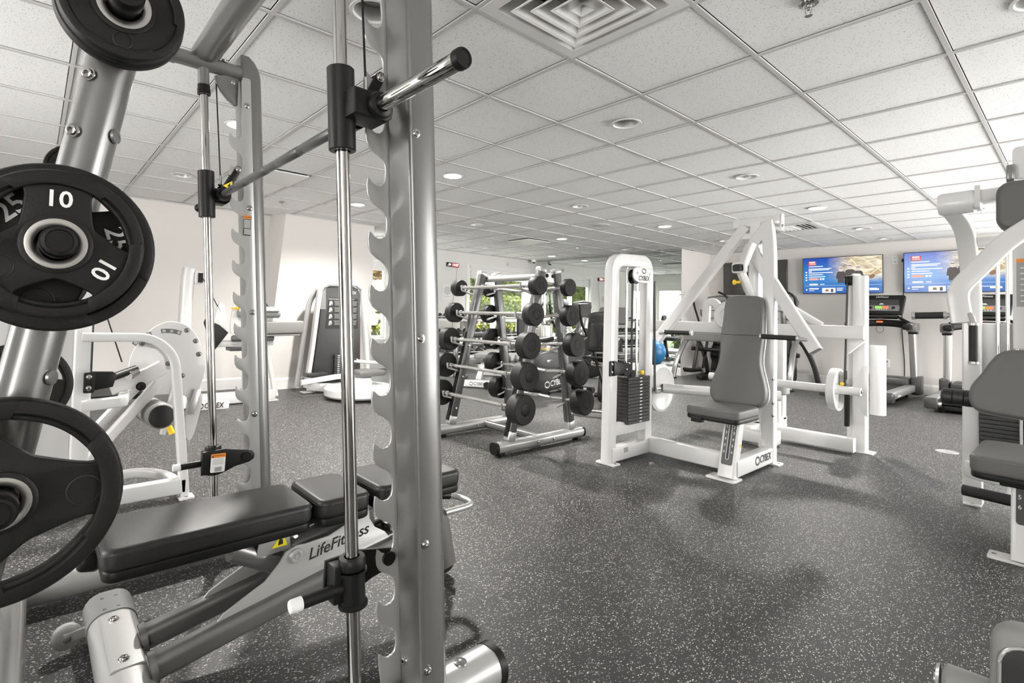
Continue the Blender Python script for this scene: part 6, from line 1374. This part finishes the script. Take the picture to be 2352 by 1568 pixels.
# stability ball with a low bench (seen in the mirror)
t = thing('stability_ball', 'blue exercise ball on the floor near the mirror', 'exercise ball', (-6.15, 7.55, 0))
MB().sphere((-6.15, 7.55, .285), .285, 26).build('ball', 'blue_ball', t, smooth=80); MB().lathe((-6.15, 7.55, .565), (0, 0, 1), [(0, .02), (.006, .018), (.007, 0)], 14).build('valve', 'decal_white', t)
# ---------------------------------------------------------------- clock, notice, thermostat, outside
t = thing('led_clock', 'black wall clock with glowing red digits beside the window', 'clock', (XW+.02, 6.40, 2.005))
MB().box((XW+.025, 6.405, 2.005), (.05, .30, .085), (R(-2), 0, 0), .006).build('case', 'tv_black', t); MB().box((XW+.0505, 6.455, 2.003), (.002, .19, .07), (R(-2), 0, 0)).build('red_window', 'px_red', t, smooth=None)
text('digits', '14:07', .072, (XW+.0525, 6.455, 2.003), (0, 1, -.03), (0, .03, 1), 'digit_white', t, .0004); text('digits', '81', .065, (XW+.0525, 6.315, 2.008), (0, 1, -.03), (0, .03, 1), 'digit_white', t, .0004)
MB().tube(smooth2([(XW+.012, 6.54, 1.97), (XW+.008, 6.50, 1.6), (XW+.008, 6.44, 1.2), (XW+.008, 6.46, .9), (XW+.01, 6.40, .3)], 6, False), .0035, 6).build('cord', 'decal_grey', t)
t = thing('wall_notice', 'white printed notice on the wall below the clock', 'notice', (XW+.003, 6.30, 1.46))
MB().box((XW+.003, 6.305, 1.455), (.002, .24, .31)).build('sheet', 'paper', t, smooth=None)
for k, w in enumerate((.12, .16, .17, .17, .15, .06)): MB().box((XW+.0045, 6.305, 1.545-.028*k), (.001, w, .012)).build('text_line', 'decal_grey', t, smooth=None)
MB().box((XW+.0045, 6.305, 1.36), (.001, .15, .006)).build('text_line', 'decal_grey', t, smooth=None)
t = thing('wall_sensor', 'small round sensor high on the wall above the window', 'sensor', (XW, 7.95, 2.15))
MB().lathe((XW, 7.95, 2.15), (1, 0, 0), [(0, .045), (.015, .043), (.022, .03), (.023, 0)], 22).build('sensor_body', 'grid_white', t); MB().lathe((XW+.02, 7.95, 2.15), (1, 0, 0), [(0, .014), (.006, .012), (.006, 0)], 14).build('lens', 'decal_grey', t)
t = thing('wall_outlet', 'white outlet low on the left wall behind the leg extension', 'outlet', (XL, .98, .42))
MB().plate([rrect(.085, .125, .008)], .008, frame((XL+.004, .98, .42), (0, 1, 0), (0, 0, 1)), .002, 1).build('cover', 'trim_white', t)
for dz_ in (-.028, .028): MB().plate([rrect(.036, .032, .01)], .004, frame((XL+.009, .98, .42+dz_), (0, 1, 0), (0, 0, 1)), .001, 1).build('socket', 'grid_white', t)
# outside: ground, paved strip, hedges, railing, trees
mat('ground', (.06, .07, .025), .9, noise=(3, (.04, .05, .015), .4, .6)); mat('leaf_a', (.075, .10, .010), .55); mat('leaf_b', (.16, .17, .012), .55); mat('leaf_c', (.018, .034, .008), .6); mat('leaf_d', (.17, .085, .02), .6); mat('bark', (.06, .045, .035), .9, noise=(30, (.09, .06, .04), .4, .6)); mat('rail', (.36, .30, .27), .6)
struct(MB().box((-16, 4, -.12), (15.1, 40, .1)).build('garden_ground', 'ground', None, smooth=None))
random.seed(7)
def leaves(n, size, pt):
    vs, fs = [], []
    for k in range(n):
        c = pt(); a = V(random.gauss(0, 1), random.gauss(0, 1), random.gauss(0, 1)).normalized(); b_ = a.orthogonal().normalized(); q = size*random.uniform(.6, 1.4); i = len(vs)
        vs += [c-a*q, c+b_*q*.45, c+a*q, c-b_*q*.45]; fs.append((i, i+1, i+2, i+3))
    m = MB(); m.add(vs, fs); return m
def hedge(x0, x1, y0, y1, z1, n, m, lab, sz=.05):
    t = thing('hedge', lab, 'hedge', ((x0+x1)/2, (y0+y1)/2, -.07), 'hedges outside the windows')
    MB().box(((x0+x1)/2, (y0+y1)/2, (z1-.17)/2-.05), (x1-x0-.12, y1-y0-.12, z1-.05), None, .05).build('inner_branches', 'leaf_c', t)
    def pt(): return V(random.uniform(x0, x1), random.uniform(y0, y1), random.uniform(-.05, z1)+random.gauss(0, .02))
    def shell():
        p = pt(); f = random.random()
        if f < .45: p.x = x1+random.gauss(0, .03)
        elif f < .6: p.z = z1+random.gauss(0, .03)
        elif f < .7: p.y = (y0 if random.random() < .5 else y1)
        return p
    for mm, k in ((m, .5), ('leaf_b', .2), ('leaf_c', .15), ('leaf_d' if z1 > 3 else m, .15)):
        o = leaves(int(n*k), sz, shell).build('leaves', mm, t, smooth=None, weld=False); o['kind'] = 'stuff'
hedge(-9.6, -9.1, 3.9, 9.6, .72, 7000, 'leaf_b', 'low yellow green hedge just outside the windows'); hedge(-12.4, -11.4, 2.0, 8.0, 1.75, 9000, 'leaf_a', 'tall clipped green hedge behind the white railing'); hedge(-12.6, -11.6, 9.0, 15.0, 1.55, 7000, 'leaf_a', 'broad green hedge outside the twin window')
hedge(-9.6, -7.7, -2.2, .6, 1.2, 6000, 'leaf_a', 'green shrubbery outside the wall jog window', .07)
hedge(-19.0, -17.8, -8.0, 26.0, 4.6, 16000, 'leaf_a', 'tall tree line far behind the garden trees', .14)
hedge(-10.6, -7.9, -9.6, -8.6, 3.2, 5000, 'leaf_a', 'high hedge seen through the wall jog window', .10)
rl = thing('balustrade', 'pale balustrade between the two hedges outside', 'railing', (-10.6, 6.5, -.07))
MB().box((-10.6, 6.5, .90), (.16, 7.0, .14), None, .02).build('top_rail', 'rail', rl); MB().box((-10.6, 6.5, .02), (.16, 7.0, .14), None, .02).build('bottom_rail', 'rail', rl)
bal = None
for k in range(34):
    if bal is None: bal = MB().lathe((-10.6, 3.1, .08), (0, 0, 1), [(0, .05), (.05, .05), (.10, .035), (.35, .065), (.60, .03), (.70, .05), (.76, .05)], 10).build('baluster', 'rail', rl)
    else: c = bal.copy(); C.objects.link(c); c.parent = rl; c.location = (0, .205*k, 0)
def tree(x, y, h, cr, m, lab):
    t = thing('garden_tree', lab, 'tree', (x, y, -.07), 'trees outside the windows')
    MB().tube(smooth2([(x, y, -.1), (x+.1, y+.1, h*.3), (x-.05, y+.2, h*.6), (x+.1, y+.1, h)], 4, False), .12, 10).build('trunk', 'bark', t)
    for k in range(5): a = k*1.3; MB().tube([(x+.05, y+.1, h*(.45+.08*k)), (x+cr*.6*math.cos(a), y+cr*.6*math.sin(a), h*(.7+.07*k))], .04, 7).build('branch', 'bark', t)
    def pt():
        while True:
            p = V(random.uniform(-1, 1), random.uniform(-1, 1), random.uniform(-1, 1))
            if .35 < p.length < 1: return V(x+p.x*cr, y+p.y*cr, h*.95+p.z*cr*.75)
    for mm, k in ((m, 3200), ('leaf_c', 900)):
        o = leaves(k, .085, pt).build('leaves', mm, t, smooth=None, weld=False); o['kind'] = 'stuff'
tree(-14.5, 9.4, 2.9, 1.9, 'leaf_d', 'autumn coloured tree outside the twin window'); tree(-15.5, 13.5, 3.2, 2.2, 'leaf_a', 'green tree outside beyond the twin window'); tree(-14.0, 5.6, 2.8, 1.8, 'leaf_d', 'autumn coloured tree outside the narrow window'); tree(-15.6, 18.2, 3.2, 1.5, 'leaf_b', 'yellow leaved tree far outside between the others')
tree(-13.8, 1.5, 3.0, 2.0, 'leaf_a', 'green tree outside left of the others'); tree(-10.5, -4.8, 2.6, 1.6, 'leaf_b', 'yellow green tree outside the wall jog')
